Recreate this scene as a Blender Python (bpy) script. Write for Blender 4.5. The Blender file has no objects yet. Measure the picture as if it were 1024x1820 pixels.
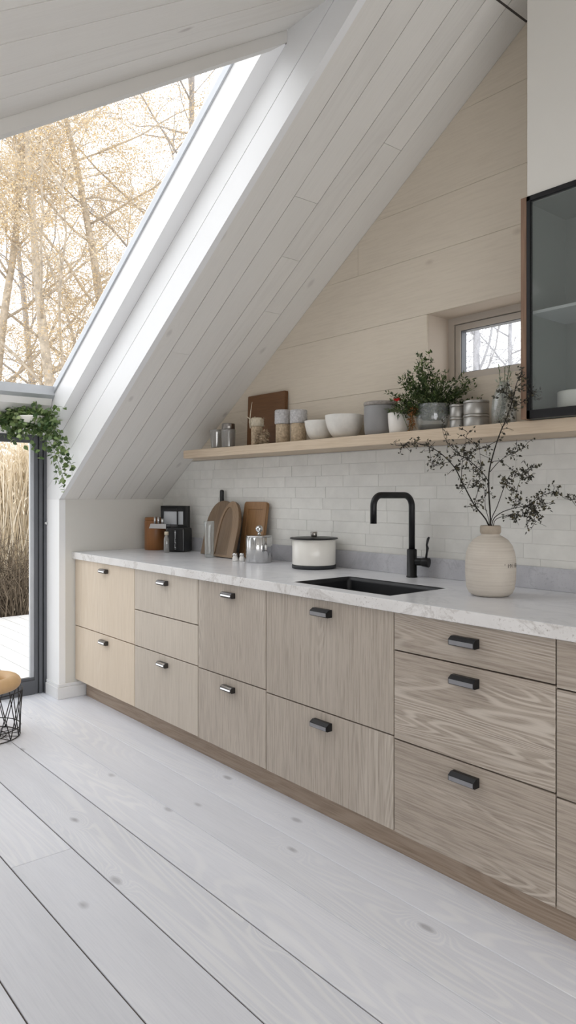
import bpy, math, random
from mathutils import Vector, Matrix, Quaternion
PI = math.pi
S = bpy.context.scene
COL = S.collection
rnd = random.Random(11)

# ------------------------------------------------------------------ helpers
def srgb(r, g, b):
    def f(c):
        c /= 255.0
        return c / 12.92 if c <= 0.04045 else ((c + 0.055) / 1.055) ** 2.4
    return (f(r), f(g), f(b), 1.0)

def clip(poly, a, b, c):
    """keep the part of a 2-D polygon where a*x + b*y <= c"""
    out = []
    n = len(poly)
    for i in range(n):
        p, q = poly[i], poly[(i + 1) % n]
        dp, dq = a * p[0] + b * p[1] - c, a * q[0] + b * q[1] - c
        if dp <= 0:
            out.append(p)
        if (dp < 0 < dq) or (dq < 0 < dp):
            t = dp / (dp - dq)
            out.append((p[0] + (q[0] - p[0]) * t, p[1] + (q[1] - p[1]) * t))
    return out

class MB:
    """collects shapes and links them as one mesh object"""
    def __init__(self):
        self.v, self.f, self.m, self.s, self.c = [], [], [], [], []
        self.pc = (0.0, 0.0, 0.0)
        self.mi = 0
    def face(self, idx, smooth=False, mi=None):
        self.f.append(tuple(idx)); self.m.append(self.mi if mi is None else mi)
        self.s.append(smooth); self.c.append(self.pc)
    def box(self, x0, x1, y0, y1, z0, z1):
        b = len(self.v)
        self.v += [(x, y, z) for z in (z0, z1) for y in (y0, y1) for x in (x0, x1)]
        for q in ((0, 2, 3, 1), (4, 5, 7, 6), (0, 1, 5, 4), (2, 6, 7, 3), (0, 4, 6, 2), (1, 3, 7, 5)):
            self.face([b + i for i in q])
    def prism(self, pts, h0, h1, axes='xyz', smooth=False):
        """extrude polygon pts (first two axes) from h0 to h1 along the third"""
        n = len(pts)
        if n < 3: return
        area = sum(pts[i][0] * pts[(i + 1) % n][1] - pts[(i + 1) % n][0] * pts[i][1] for i in range(n))
        par = {'xyz': 1, 'yzx': 1, 'xzy': -1}[axes]
        if area * par < 0: pts = pts[::-1]
        b = len(self.v)
        for h in (h0, h1):
            for p in pts:
                d = {axes[0]: p[0], axes[1]: p[1], axes[2]: h}
                self.v.append((d['x'], d['y'], d['z']))
        if h1 < h0:
            lo, hi = b + n, b
        else:
            lo, hi = b, b + n
        self.face([lo + i for i in range(n)][::-1]); self.face([hi + i for i in range(n)])
        for i in range(n):
            j = (i + 1) % n
            self.face([lo + i, lo + j, hi + j, hi + i], smooth)
    def tube(self, pts, rad, n=8, caps=True, closed=False):
        pts = [Vector(p) for p in pts]
        m = len(pts)
        if not isinstance(rad, (list, tuple)): rad = [rad] * m
        b = len(self.v); prev = None
        for i in range(m):
            if closed: t = pts[(i + 1) % m] - pts[i - 1]
            else: t = pts[min(i + 1, m - 1)] - pts[max(i - 1, 0)]
            t = t.normalized() if t.length > 1e-9 else Vector((0, 0, 1))
            if prev is None:
                a = Vector((0, 0, 1)) if abs(t.z) < .9 else Vector((1, 0, 0))
                u = t.cross(a).normalized()
            else:
                u = (prev - t * prev.dot(t))
                u = u.normalized() if u.length > 1e-6 else t.orthogonal().normalized()
            prev = u; w = t.cross(u)
            for k in range(n):
                an = 2 * PI * k / n
                self.v.append(tuple(pts[i] + (u * math.cos(an) + w * math.sin(an)) * rad[i]))
        for i in range(m if closed else m - 1):
            i2 = (i + 1) % m
            for k in range(n):
                k2 = (k + 1) % n
                self.face([b + i * n + k, b + i * n + k2, b + i2 * n + k2, b + i2 * n + k], n > 4)
        if caps and not closed:
            self.face([b + k for k in range(n)][::-1]); self.face([b + (m - 1) * n + k for k in range(n)])
    def lathe(self, prof, n=40, cx=0, cy=0, cz=0, wob=None, sharp=False):
        """prof: list of (r, z) from the bottom centre round to the inside"""
        b = len(self.v); rows = []
        for (r, z) in prof:
            if r < 1e-6:
                rows.append([len(self.v)]); self.v.append((cx, cy, cz + z))
            else:
                row = []
                for k in range(n):
                    an = 2 * PI * k / n
                    rr = r * (wob(an, z) if wob else 1)
                    row.append(len(self.v)); self.v.append((cx + rr * math.cos(an), cy + rr * math.sin(an), cz + z))
                rows.append(row)
        for i in range(len(rows) - 1):
            A, B = rows[i], rows[i + 1]
            for k in range(n):
                k2 = (k + 1) % n
                if len(A) == 1 and len(B) == 1: continue
                if len(A) == 1: self.face([A[0], B[k2], B[k]], not sharp)
                elif len(B) == 1: self.face([A[k], A[k2], B[0]], not sharp)
                else: self.face([A[k], A[k2], B[k2], B[k]], not sharp)
    def sphere(self, c, r, n=12, m=8, sq=(1, 1, 1)):
        prof = [(0, -r)] + [(r * math.sin(PI * i / m), -r * math.cos(PI * i / m)) for i in range(1, m)] + [(0, r)]
        b = len(self.v); self.lathe(prof, n)
        for i in range(b, len(self.v)):
            v = self.v[i]; self.v[i] = (c[0] + v[0] * sq[0], c[1] + v[1] * sq[1], c[2] + v[2] * sq[2])
    def leaf(self, p, d, nrm, ln, wd, rounded=False):
        """a flat pointed leaf from p along d"""
        b = len(self.v); w = d.cross(nrm)
        w = w.normalized() if w.length > 1e-6 else d.orthogonal().normalized()
        if rounded:
            up = w.cross(d).normalized()
            q = [(0, 0, 0), (.28, .5, .1), (.62, .42, .05), (1, 0, -.1), (.62, -.42, .05), (.28, -.5, .1), (.45, 0, -.05)]
            for a, c, h in q: self.v.append(tuple(p + d * (a * ln) + w * (c * wd) + up * (h * wd)))
            for i in range(6): self.face([b + i, b + (i + 1) % 6, b + 6], True)
        else:
            for a, c in ((0, 0), (.45, .5), (1, 0), (.45, -.5)):
                self.v.append(tuple(p + d * (a * ln) + w * (c * wd)))
            self.face([b, b + 1, b + 2, b + 3])
    def xf(self, M, start=0):
        for i in range(start, len(self.v)): self.v[i] = tuple(M @ Vector(self.v[i]))
    def build(self, name, mats, parent=None, bev=0, seg=2, loc=None, matrix=None, wn=False):
        me = bpy.data.meshes.new(name)
        me.from_pydata(self.v, [], self.f)
        for mt in (mats if isinstance(mats, (list, tuple)) else [mats]): me.materials.append(mt)
        me.polygons.foreach_set('material_index', self.m)
        me.polygons.foreach_set('use_smooth', self.s)
        if any(c != (0.0, 0.0, 0.0) for c in self.c):
            at = me.color_attributes.new('pc', 'FLOAT_COLOR', 'CORNER')
            buf = []
            for f, c in zip(self.f, self.c): buf += [c[0], c[1], c[2], 1.0] * len(f)
            at.data.foreach_set('color', buf)
        me.validate(); me.update()
        o = bpy.data.objects.new(name, me); COL.objects.link(o)
        if parent: o.parent = parent
        if loc is not None: o.location = loc
        if matrix is not None: o.matrix_world = matrix
        if bev:
            b = o.modifiers.new('bevel', 'BEVEL'); b.width = bev; b.segments = seg; b.limit_method = 'ANGLE'; b.angle_limit = .6
        return o

def tag(o, label=None, cat=None, group=None, kind=None):
    if label: o['label'] = label
    if cat: o['category'] = cat
    if group: o['group'] = group
    if kind: o['kind'] = kind
    return o

def thing(name, label, cat, loc=(0, 0, 0), rotz=0, group=None):
    o = bpy.data.objects.new(name, None); COL.objects.link(o)
    o.location = loc; o.rotation_euler = (0, 0, rotz); o.empty_display_size = .05
    return tag(o, label, cat, group)

def struct(name, label=None, loc=(0, 0, 0)):
    o = bpy.data.objects.new(name, None); COL.objects.link(o); o.location = loc
    return tag(o, label, None, None, 'structure')

def rc():
    return (rnd.random(), rnd.random(), rnd.random())

# ------------------------------------------------------------------ materials
class NT:
    def __init__(self, name):
        self.mat = bpy.data.materials.new(name); self.mat.use_nodes = True
        self.t = self.mat.node_tree; self.t.nodes.clear()
        self.out = self.n('ShaderNodeOutputMaterial')
    def n(self, typ, **kw):
        nd = self.t.nodes.new(typ)
        for k, v in kw.items(): setattr(nd, k, v)
        return nd
    def l(self, a, b): self.t.links.new(a, b)
    def put(self, sock, v):
        if hasattr(v, 'is_output'): self.l(v, sock)
        else: sock.default_value = v
    def math(self, op, a, b=0.0, clamp=False):
        nd = self.n('ShaderNodeMath', operation=op); nd.use_clamp = clamp
        self.put(nd.inputs[0], a); self.put(nd.inputs[1], b)
        return nd.outputs[0]
    def vmath(self, op, a, b):
        nd = self.n('ShaderNodeVectorMath', operation=op)
        self.put(nd.inputs[0], a); self.put(nd.inputs[1], b)
        return nd.outputs[0]
    def mix(self, fac, a, b, blend='MIX'):
        nd = self.n('ShaderNodeMix', data_type='RGBA', blend_type=blend)
        self.put(nd.inputs[0], fac); self.put(nd.inputs[6], a); self.put(nd.inputs[7], b)
        return nd.outputs[2]
    def noise(self, vec, scale=5, detail=2, rough=.5, dist=0):
        nd = self.n('ShaderNodeTexNoise')
        if vec is not None: self.l(vec, nd.inputs['Vector'])
        nd.inputs['Scale'].default_value = scale; nd.inputs['Detail'].default_value = detail
        nd.inputs['Roughness'].default_value = rough; nd.inputs['Distortion'].default_value = dist
        return nd.outputs['Fac']
    def rng(self, v, a, b, c=0, d=1):
        nd = self.n('ShaderNodeMapRange'); nd.clamp = True
        self.put(nd.inputs[0], v)
        for i, x in enumerate((a, b, c, d)): nd.inputs[i + 1].default_value = x
        return nd.outputs[0]
    def bsdf(self, col, rough=.5, metal=0, spec=.5, bump=None, bstr=.1, bdist=.002, emit=None):
        p = self.n('ShaderNodeBsdfPrincipled')
        self.put(p.inputs['Base Color'], col); self.put(p.inputs['Roughness'], rough)
        p.inputs['Metallic'].default_value = metal; p.inputs['Specular IOR Level'].default_value = spec
        if bump is not None:
            b = self.n('ShaderNodeBump'); b.inputs['Strength'].default_value = bstr; b.inputs['Distance'].default_value = bdist
            self.l(bump, b.inputs['Height']); self.l(b.outputs[0], p.inputs['Normal'])
        self.l(p.outputs[0], self.out.inputs[0])
        return p
    def coords(self):
        tc = self.n('ShaderNodeTexCoord'); at = self.n('ShaderNodeAttribute', attribute_name='pc')
        oi = self.n('ShaderNodeObjectInfo')
        off = self.vmath('MULTIPLY', at.outputs['Vector'], (17.0, 9.0, 13.0))
        cb = self.n('ShaderNodeCombineXYZ')
        for i, k in enumerate((23.0, 11.0, 7.0)): self.l(self.math('MULTIPLY', oi.outputs['Random'], k), cb.inputs[i])
        return self.vmath('ADD', tc.outputs['Object'], self.vmath('ADD', off, cb.outputs[0])), at, oi

def plain(name, col, rough=.5, metal=0, spec=.5, var=.05, scale=8, bstr=0.0):
    t = NT(name); c, at, oi = t.coords()
    nz = t.noise(c, scale, 4, .6)
    dark = tuple(x * (1 - 2 * var) for x in col[:3]) + (1,); lite = tuple(min(1, x * (1 + 2 * var)) for x in col[:3]) + (1,)
    t.bsdf(t.mix(t.rng(nz, .3, .7), dark, lite), rough, metal, spec, nz if bstr else None, bstr, .003)
    return t.mat

def wood(name, base, ringc, fiberc, axis='X', ring=26, ring_amt=.5, fib=.35, knots=0.0, knotc=None, rough=.5, tone=.06, along=.5, across=4.5, mask=(.42, .62), spec=.35, fiber_across=210, bstr=.06, kflat='Z', rdet=2.6):
    t = NT(name); c, at, oi = t.coords()
    def m(a, b):
        k = {'X': (a, b, b), 'Y': (b, a, b), 'Z': (b, b, a)}[axis]
        return t.vmath('MULTIPLY', c, k)
    f1 = t.noise(m(along, across), 1, rdet, .42, .5)
    field = f1
    kmask = None
    if knots:
        vo = t.n('ShaderNodeTexVoronoi', voronoi_dimensions='2D')
        sx = t.n('ShaderNodeSeparateXYZ'); t.l(c, sx.inputs[0]); cx = t.n('ShaderNodeCombineXYZ')
        t.l(t.math('MULTIPLY', sx.outputs[0], 1.9), cx.inputs[0]); t.l(t.math('MULTIPLY', sx.outputs[1 if kflat == 'Z' else 2], 4.0), cx.inputs[1])
        t.l(cx.outputs[0], vo.inputs['Vector']); vo.inputs['Scale'].default_value = 1
        sep = t.n('ShaderNodeSeparateColor'); t.l(vo.outputs['Color'], sep.inputs[0])
        gate = t.math('GREATER_THAN', sep.outputs[0], 1 - knots)
        k1 = t.math('MULTIPLY', t.rng(vo.outputs['Distance'], .0, .26, 1, 0), gate)
        field = t.math('ADD', f1, t.math('MULTIPLY', t.math('POWER', k1, 2.0), .22))
        kmask = t.math('MULTIPLY', t.rng(t.math('ADD', vo.outputs['Distance'], t.math('MULTIPLY', t.noise(m(9, 30), 1, 2), .07)), .055, .10, 1, 0), gate)
    sn = t.math('SINE', t.math('MULTIPLY', field, ring * 2 * PI))
    rings = t.rng(sn, -.1, .9)
    mk = t.rng(t.noise(m(along * .8, across * .55), 1, 1), mask[0], mask[1])
    rings = t.math('MULTIPLY', t.math('MULTIPLY', rings, mk), ring_amt, True)
    fn = t.noise(m(7.5, fiber_across), 1, 3, .62)
    fibf = t.math('MULTIPLY', t.rng(fn, .42, .72), fib)
    broad = t.noise(m(1.1, 9), 1, 3)
    col = t.mix(fibf, base, fiberc)
    col = t.mix(rings, col, ringc)
    tn = t.math('ADD', t.math('MULTIPLY', t.math('SUBTRACT', broad, .5), tone * 2.2),
                t.math('MULTIPLY', t.math('SUBTRACT', t.math('FRACT', t.math('ADD', at.outputs['Fac'], oi.outputs['Random'])), .5), tone * 2))
    hv = t.n('ShaderNodeHueSaturation'); t.l(col, hv.inputs['Color']); t.l(t.math('ADD', tn, 1.0), hv.inputs['Value'])
    col = hv.outputs[0]
    if kmask is not None:
        col = t.mix(t.math('MULTIPLY', kmask, t.rng(sep.outputs[1], 0, 1, .2, .62)), col, knotc or fiberc)
    t.bsdf(col, rough, 0, spec, t.math('SUBTRACT', t.math('MULTIPLY', rings, .6), fibf), bstr, .002)
    return t.mat

def glass(name, tint=(1, 1, 1, 1), refl=.12, edge=.6, rough=.02, body=0.0, bodyc=(.8, .85, .85, 1)):
    """clear pane or vessel: lets light through, mirrors more at grazing angles"""
    t = NT(name)
    tr = t.n('ShaderNodeBsdfTransparent'); tr.inputs[0].default_value = tint
    gl = t.n('ShaderNodeBsdfGlossy'); gl.inputs['Roughness'].default_value = rough
    lw = t.n('ShaderNodeLayerWeight'); lw.inputs[0].default_value = .35
    f = t.math('ADD', t.math('MULTIPLY', t.math('POWER', lw.outputs['Facing'], 2.5), edge), refl, True)
    mx = t.n('ShaderNodeMixShader'); t.l(f, mx.inputs[0]); t.l(tr.outputs[0], mx.inputs[1]); t.l(gl.outputs[0], mx.inputs[2])
    o = mx
    if body:
        df = t.n('ShaderNodeBsdfDiffuse'); df.inputs[0].default_value = bodyc
        o = t.n('ShaderNodeMixShader'); o.inputs[0].default_value = body
        t.l(mx.outputs[0], o.inputs[1]); t.l(df.outputs[0], o.inputs[2])
    t.l(o.outputs[0], t.out.inputs[0])
    return t.mat

def leafmat(name, a, b, c=None, rough=.5, trans=.25):
    """leaf colour varies from leaf to leaf through the pc attribute"""
    t = NT(name); at = t.n('ShaderNodeAttribute', attribute_name='pc')
    sp = t.n('ShaderNodeSeparateColor'); t.l(at.outputs['Color'], sp.inputs[0])
    col = t.mix(sp.outputs[0], a, b)
    if c: col = t.mix(t.rng(sp.outputs[1], .75, .95), col, c)
    p = t.n('ShaderNodeBsdfPrincipled'); t.l(col, p.inputs['Base Color']); p.inputs['Roughness'].default_value = rough
    tl = t.n('ShaderNodeBsdfTranslucent'); t.l(col, tl.inputs[0])
    mx = t.n('ShaderNodeMixShader'); mx.inputs[0].default_value = trans
    t.l(p.outputs[0], mx.inputs[1]); t.l(tl.outputs[0], mx.inputs[2]); t.l(mx.outputs[0], t.out.inputs[0])
    return t.mat

M = {}
M['floor'] = wood('whitewashed_floor_wood', srgb(236, 238, 245), srgb(250, 251, 253), srgb(212, 215, 225), 'X', 40, .55, .3, .34, srgb(132, 131, 136), .38, .075, .36, 4.0, (.5, .62), .4)
M['slope'] = wood('painted_ceiling_board', srgb(229, 226, 220), srgb(213, 209, 203), srgb(215, 212, 206), 'X', 14, .22, .3, .3, srgb(146, 139, 134), .5, .03, .5, 4, (.5, .62))
M['slope_y'] = wood('painted_upper_ceiling_board', srgb(232, 229, 223), srgb(216, 212, 205), srgb(218, 214, 207), 'X', 14, .25, .3, .2, srgb(165, 156, 150), .5, .025, .5, 4, (.5, .62))
M['gable'] = wood('pale_limed_pine_boards', srgb(214, 203, 186), srgb(192, 179, 162), srgb(196, 184, 167), 'X', 30, .35, .4, .36, srgb(142, 122, 102), .6, .015, .4, 4.4, (.56, .68), kflat='Y', fiber_across=120)
M['cab_v'] = wood('limed_oak_upright_grain', srgb(187, 176, 163), srgb(211, 202, 190), srgb(154, 142, 130), 'Z', 40, .42, .85, .0, None, .55, .04, .55, 5.5, (.56, .66))
M['cab_h'] = wood('limed_oak_level_grain', srgb(176, 164, 151), srgb(206, 196, 184), srgb(138, 126, 115), 'X', 46, .7, .9, .0, None, .55, .05, .5, 5.6, (.5, .6))
M['cab_l'] = wood('lit_oak_upright_grain', srgb(224, 208, 187), srgb(233, 220, 203), srgb(205, 187, 165), 'Z', 22, .35, .5, .0, None, .55, .03, .45, 4.2, (.52, .66))  # lightest oak copy, daylight at the left end put into its colour
M['cab_m'] = wood('part_lit_oak_upright_grain', srgb(206, 195, 181), srgb(222, 213, 200), srgb(181, 169, 154), 'Z', 26, .4, .6, .0, None, .55, .04, .45, 4.6, (.53, .66))  # in-between oak copy, part of that daylight put into its colour
M['plinth'] = wood('greyed_oak_plinth', srgb(164, 146, 129), srgb(182, 166, 150), srgb(126, 110, 96), 'X', 26, .4, .7, 0, None, .6, .05)
M['shelf'] = wood('pale_oak_shelf_wood', srgb(203, 185, 162), srgb(182, 162, 138), srgb(178, 157, 132), 'X', 26, .45, .6, 0, None, .5, .04)
M['walnut'] = wood('dark_walnut', srgb(110, 76, 48), srgb(88, 58, 36), srgb(82, 54, 33), 'X', 18, .5, .6, 0, None, .45, .08)
M['walnut_z'] = wood('walnut_upright', srgb(146, 122, 97), srgb(122, 98, 76), srgb(118, 95, 72), 'Z', 16, .5, .6, 0, None, .45, .08)
M['oak_board'] = wood('warm_oak_board', srgb(150, 114, 78), srgb(124, 92, 60), srgb(122, 90, 60), 'Z', 18, .45, .6, 0, None, .45, .06)
M['grey_oak_board'] = wood('greyed_oak_board', srgb(124, 103, 82), srgb(104, 85, 65), srgb(98, 80, 61), 'Z', 16, .45, .6, 0, None, .45, .06)
M['panel_wood'] = wood('brown_oak_edge', srgb(140, 112, 92), srgb(112, 88, 70), srgb(108, 84, 68), 'Z', 22, .4, .7, 0, None, .5, .05)
M['copper'] = wood('amber_brown_wood', srgb(150, 102, 62), srgb(130, 84, 48), srgb(128, 84, 50), 'Z', 12, .35, .4, 0, None, .32, .04)
M['deck'] = wood('bleached_deck_wood', srgb(226, 225, 224), srgb(208, 206, 204), srgb(206, 204, 202), 'X', 20, .3, .4, .1, srgb(190, 186, 184), .7, .03)
M['white'] = plain('matt_white_paint', srgb(232, 230, 227), .6, 0, .3, .008, 3)
M['warm_white'] = plain('warm_white_paint', srgb(222, 219, 212), .6, 0, .3, .008, 3)
M['gloss_white'] = plain('satin_white_paint', srgb(238, 238, 238), .35, 0, .4, .005, 3)
M['door_lit_white'] = plain('door_lit_white_paint', srgb(250, 250, 250), .4, 0, .4, .003, 3)  # whiter paint carries the door light on the low wall end
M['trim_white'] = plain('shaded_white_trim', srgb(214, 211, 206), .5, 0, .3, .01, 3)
M['beige'] = plain('beige_plaster', srgb(206, 194, 180), .7, 0, .3, .015, 4)
M['gap'] = plain('dark_joint', srgb(96, 90, 86), .9, 0, .1, .02)
M['gap_soft'] = plain('soft_joint', srgb(150, 138, 126), .9, 0, .1, .02)
M['gap_black'] = plain('shadow_gap', srgb(38, 34, 31), .9, 0, .1, .02)
M['grout'] = plain('pale_grout', srgb(208, 206, 203), .9, 0, .1, .04, 20)
M['black'] = plain('matt_black_metal', srgb(30, 30, 32), .38, .4, .5, .03)
M['black_plastic'] = plain('black_plastic', srgb(20, 20, 22), .28, 0, .5, .03)
M['sink'] = plain('black_composite', srgb(24, 25, 28), .42, 0, .4, .05, 60)
M['handle_face'] = plain('brushed_steel_face', srgb(150, 150, 153), .36, .55, .5, .03, 30)
M['chrome'] = plain('chrome', srgb(205, 205, 205), .1, 1, .5, .02)
M['pewter'] = plain('worn_pewter', srgb(150, 146, 142), .3, 1, .5, .06, 20)
M['gunmetal'] = plain('dark_gunmetal', srgb(82, 80, 80), .3, .9, .5, .05, 30)
M['tin'] = plain('grey_tin', srgb(176, 174, 170), .42, .75, .5, .06, 24)
M['frame_grey'] = plain('anthracite_frame', srgb(98, 100, 104), .42, .2, .4, .02)
M['frame_dark'] = plain('dark_groove', srgb(56, 57, 60), .5, .1, .3, .02)
M['frame_pale'] = plain('pale_aluminium', srgb(192, 195, 199), .4, .3, .4, .02)
M['lacquer'] = plain('white_enamel', srgb(238, 235, 228), .22, 0, .5, .005)
M['ceramic'] = plain('white_ceramic', srgb(226, 222, 216), .4, 0, .45, .02, 14, .15)
M['bowl'] = plain('rough_white_ceramic', srgb(216, 213, 207), .5, 0, .4, .04, 22, .25)
M['grey_ceramic'] = plain('grey_stoneware', srgb(140, 139, 139), .5, 0, .4, .03, 12)
M['woven_grey'] = plain('ridged_grey_lid', srgb(150, 144, 138), .7, 0, .3, .12, 120, .5)
M['sand'] = plain('sandy_fibre', srgb(182, 164, 140), .85, 0, .2, .16, 90, .6)
M['felt'] = plain('pale_grey_felt', srgb(188, 186, 186), .9, 0, .2, .12, 110, .6)
M['straw'] = plain('pale_straw', srgb(206, 196, 176), .8, 0, .2, .08, 40)
M['cushion'] = plain('tan_leather', srgb(208, 172, 128), .5, 0, .35, .03, 18, .05)
M['cushion_top'] = plain('cream_fabric', srgb(234, 222, 204), .8, 0, .2, .03, 40)
M['wire'] = plain('dark_wire', srgb(52, 50, 50), .45, .6, .5, .03)
M['salt'] = plain('white_grains', srgb(232, 230, 226), .6, 0, .4, .05, 80)
M['soil'] = plain('dark_soil', srgb(60, 50, 40), .95, 0, .1, .1, 40)
M['cab_inside'] = plain('grey_green_interior', srgb(122, 127, 123), .6, 0, .3, .02, 3)
M['ink'] = plain('faded_black_ink', srgb(52, 48, 44), .8, 0, .1, .05)
M['white_ink'] = plain('white_print', srgb(222, 224, 226), .6, 0, .1, .02)
M['red'] = plain('red_petal', srgb(196, 52, 48), .6, 0, .2, .08, 60)
M['ground'] = plain('frosty_ground', srgb(216, 212, 206), .95, 0, .1, .05, 1.5)
M['window_white'] = plain('window_sash_beige', srgb(196, 188, 178), .45, 0, .35, .01)
M['pane'] = glass('window_pane', (1, 1, 1, 1), .0, .25, .0)
M['cab_glass'] = glass('cabinet_pane', (.93, .96, .95, 1), .06, .5, .03, .22, (.36, .38, .37, 1))  # grey body paints a hazy reflection into the pane
M['glassware'] = glass('clear_glassware', (.94, .95, .95, 1), .06, .6, .05, .10)
M['smoky'] = glass('smoky_glassware', (.8, .8, .79, 1), .16, .8, .06, .16, (.7, .69, .67, 1))
M['glass_shelf'] = glass('glass_shelf_edge', (.9, .95, .94, 1), .25, .6, .08, .45, (.86, .88, .88, 1))
M['leaf_fern'] = leafmat('fern_leaf', srgb(42, 60, 32), srgb(98, 118, 66), srgb(132, 142, 100))
M['leaf_ivy'] = leafmat('trailing_leaf', srgb(62, 88, 52), srgb(124, 146, 88), srgb(170, 186, 132), .4, .3)
M['leaf_dry'] = leafmat('dry_leaf', srgb(38, 36, 30), srgb(74, 72, 58), srgb(96, 88, 62), .7, .1)
M['leaf_sage'] = leafmat('sage_leaf', srgb(150, 160, 132), srgb(200, 206, 186), srgb(226, 228, 216), .6, .25)
M['leaf_rust'] = leafmat('rust_sprig', srgb(126, 84, 46), srgb(166, 118, 70), None, .7, .2)
M['leaf_gold'] = leafmat('autumn_leaf', srgb(196, 175, 143), srgb(220, 204, 176), srgb(214, 184, 130), .7, .3)  # tree leaf colours lightened, outdoor haze painted into them
M['leaf_tan'] = leafmat('tan_leaf', srgb(200, 180, 154), srgb(222, 206, 182), srgb(222, 190, 140), .7, .3)
M['reed'] = leafmat('dry_reed', srgb(224, 209, 182), srgb(246, 238, 222), srgb(206, 187, 156), .8, .25)
M['bark'] = plain('haze_lightened_bark', srgb(184, 172, 156), .9, 0, .1, .14, 12)  # bark lightened, outdoor haze put into its colour
M['bark_dark'] = plain('grey_bark', srgb(160, 154, 149), .9, 0, .1, .12, 12)
M['bark_cool'] = plain('cool_grey_bark', srgb(178, 178, 182), .9, 0, .1, .1, 12)
M['twig_dark'] = plain('dark_twig', srgb(44, 40, 36), .7, 0, .2, .1)
M['twig_shrub'] = plain('weathered_twig', srgb(112, 100, 86), .9, 0, .1, .14, 12)
M['stem_green'] = plain('green_stem', srgb(70, 84, 46), .6, 0, .3, .1)

def stone(name, c0, c1, speck, amount, rough):
    t = NT(name); c, at, oi = t.coords()
    big = t.noise(c, 3.5, 6, .62, .8); fine = t.noise(c, 105, 4, .72)
    col = t.mix(t.rng(big, .35, .65), c0, c1)
    vein = t.rng(t.math('ABSOLUTE', t.math('SUBTRACT', t.noise(c, 2.2, 7, .6, 1.2), .5)), 0, .02, .35, 0)
    col = t.mix(vein, col, speck)
    patch = t.rng(t.noise(c, 9, 3), .35, .65)
    col = t.mix(t.math('MULTIPLY', t.rng(fine, .56, .66), t.math('MULTIPLY', patch, amount)), col, speck)
    t.bsdf(col, rough, 0, .5, fine, .04 if amount < .5 else .35, .002)
    return t.mat
M['counter'] = stone('white_quartz_top', srgb(227, 228, 233), srgb(238, 239, 242), srgb(206, 208, 214), .12, .24)
M['counter_edge'] = stone('chiselled_quartz_edge', srgb(224, 221, 218), srgb(236, 234, 232), srgb(160, 151, 142), .8, .5)
M['upstand'] = stone('mottled_grey_stone', srgb(176, 176, 181), srgb(200, 200, 204), srgb(150, 150, 156), .5, .5)

t = NT('painted_brick_tile'); c, at, oi = t.coords()
nz = t.noise(c, 9, 5, .65); n2 = t.noise(c, 60, 3)
sp = t.n('ShaderNodeSeparateColor'); t.l(at.outputs['Color'], sp.inputs[0])
colr = t.mix(t.rng(nz, .3, .7), srgb(213, 212, 207), srgb(227, 226, 221))
hv = t.n('ShaderNodeHueSaturation'); t.l(colr, hv.inputs['Color']); t.l(t.math('ADD', t.math('MULTIPLY', sp.outputs[0], .035), .975), hv.inputs['Value'])
t.bsdf(hv.outputs[0], .42, 0, .4, t.math('ADD', nz, t.math('MULTIPLY', n2, .3)), .35, .004)
M['tile'] = t.mat

t = NT('raw_stoneware'); c, at, oi = t.coords()
bands = t.noise(t.vmath('MULTIPLY', c, (3, 3, 160)), 1, 3, .6); blot = t.noise(c, 14, 4)
colr = t.mix(t.rng(bands, .4, .7), srgb(206, 198, 187), srgb(194, 185, 174))
colr = t.mix(t.math('MULTIPLY', t.rng(blot, .5, .7), .4), colr, srgb(216, 209, 198))
t.bsdf(colr, .75, 0, .25, bands, .25, .002)
M['stoneware'] = t.mat

# ------------------------------------------------------------------ room geometry (metres)
# kitchen gable wall: y = 0; low left wall: x = 0; floor z = 0
TAN, ZK = .671, 1.2256          # main slope: z = ZK + TAN*x
CT, CZ = .65, 3.508             # upper ceiling: z = CZ + CT*y
YE = -.736                      # edge of the main slope / end of the low wall
XD = -.226                      # door plane
XR, YF = 6.2, -3.6              # far room ends, out of view
XF = 2.19                       # head of the skylight
lip = lambda x: 1.6115 + .627 * x
gz = lambda x: 1.804 + .6155 * x

# floor
mb = MB()
mb.mi = 1; mb.box(XD - .02, XR, YF, .1, -.06, -.004); mb.mi = 0
ys = [-1.008 + .2165 * k for k in range(-12, 5)]
for i in range(len(ys) - 1):
    y0, y1 = max(ys[i], YF), min(ys[i + 1], .1)
    if y1 - y0 < .01: continue
    g0 = .0022 if y0 < -1.2 else .0008
    g1 = .0022 if y1 < -1.2 else .0008
    cuts = [XD - .02, XR]
    if abs(y0 + 1.6575) < .01: cuts = [XD - .02, 1.84, XR]
    for a, b in zip(cuts[:-1], cuts[1:]):
        r = rc(); tone = {0: .15, 1: .85}[i % 2]
        mb.pc = ((tone + .3 * r[0]) % 1, r[1], r[2])
        mb.box(a + .001, b - .001, y0 + g0, y1 - g1, -.02, 0)
fl = mb.build('floor', [M['floor'], M['gap']], bev=.0012, seg=1)
tag(fl, 'wide whitewashed timber floor planks', None, None, 'structure')

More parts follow.
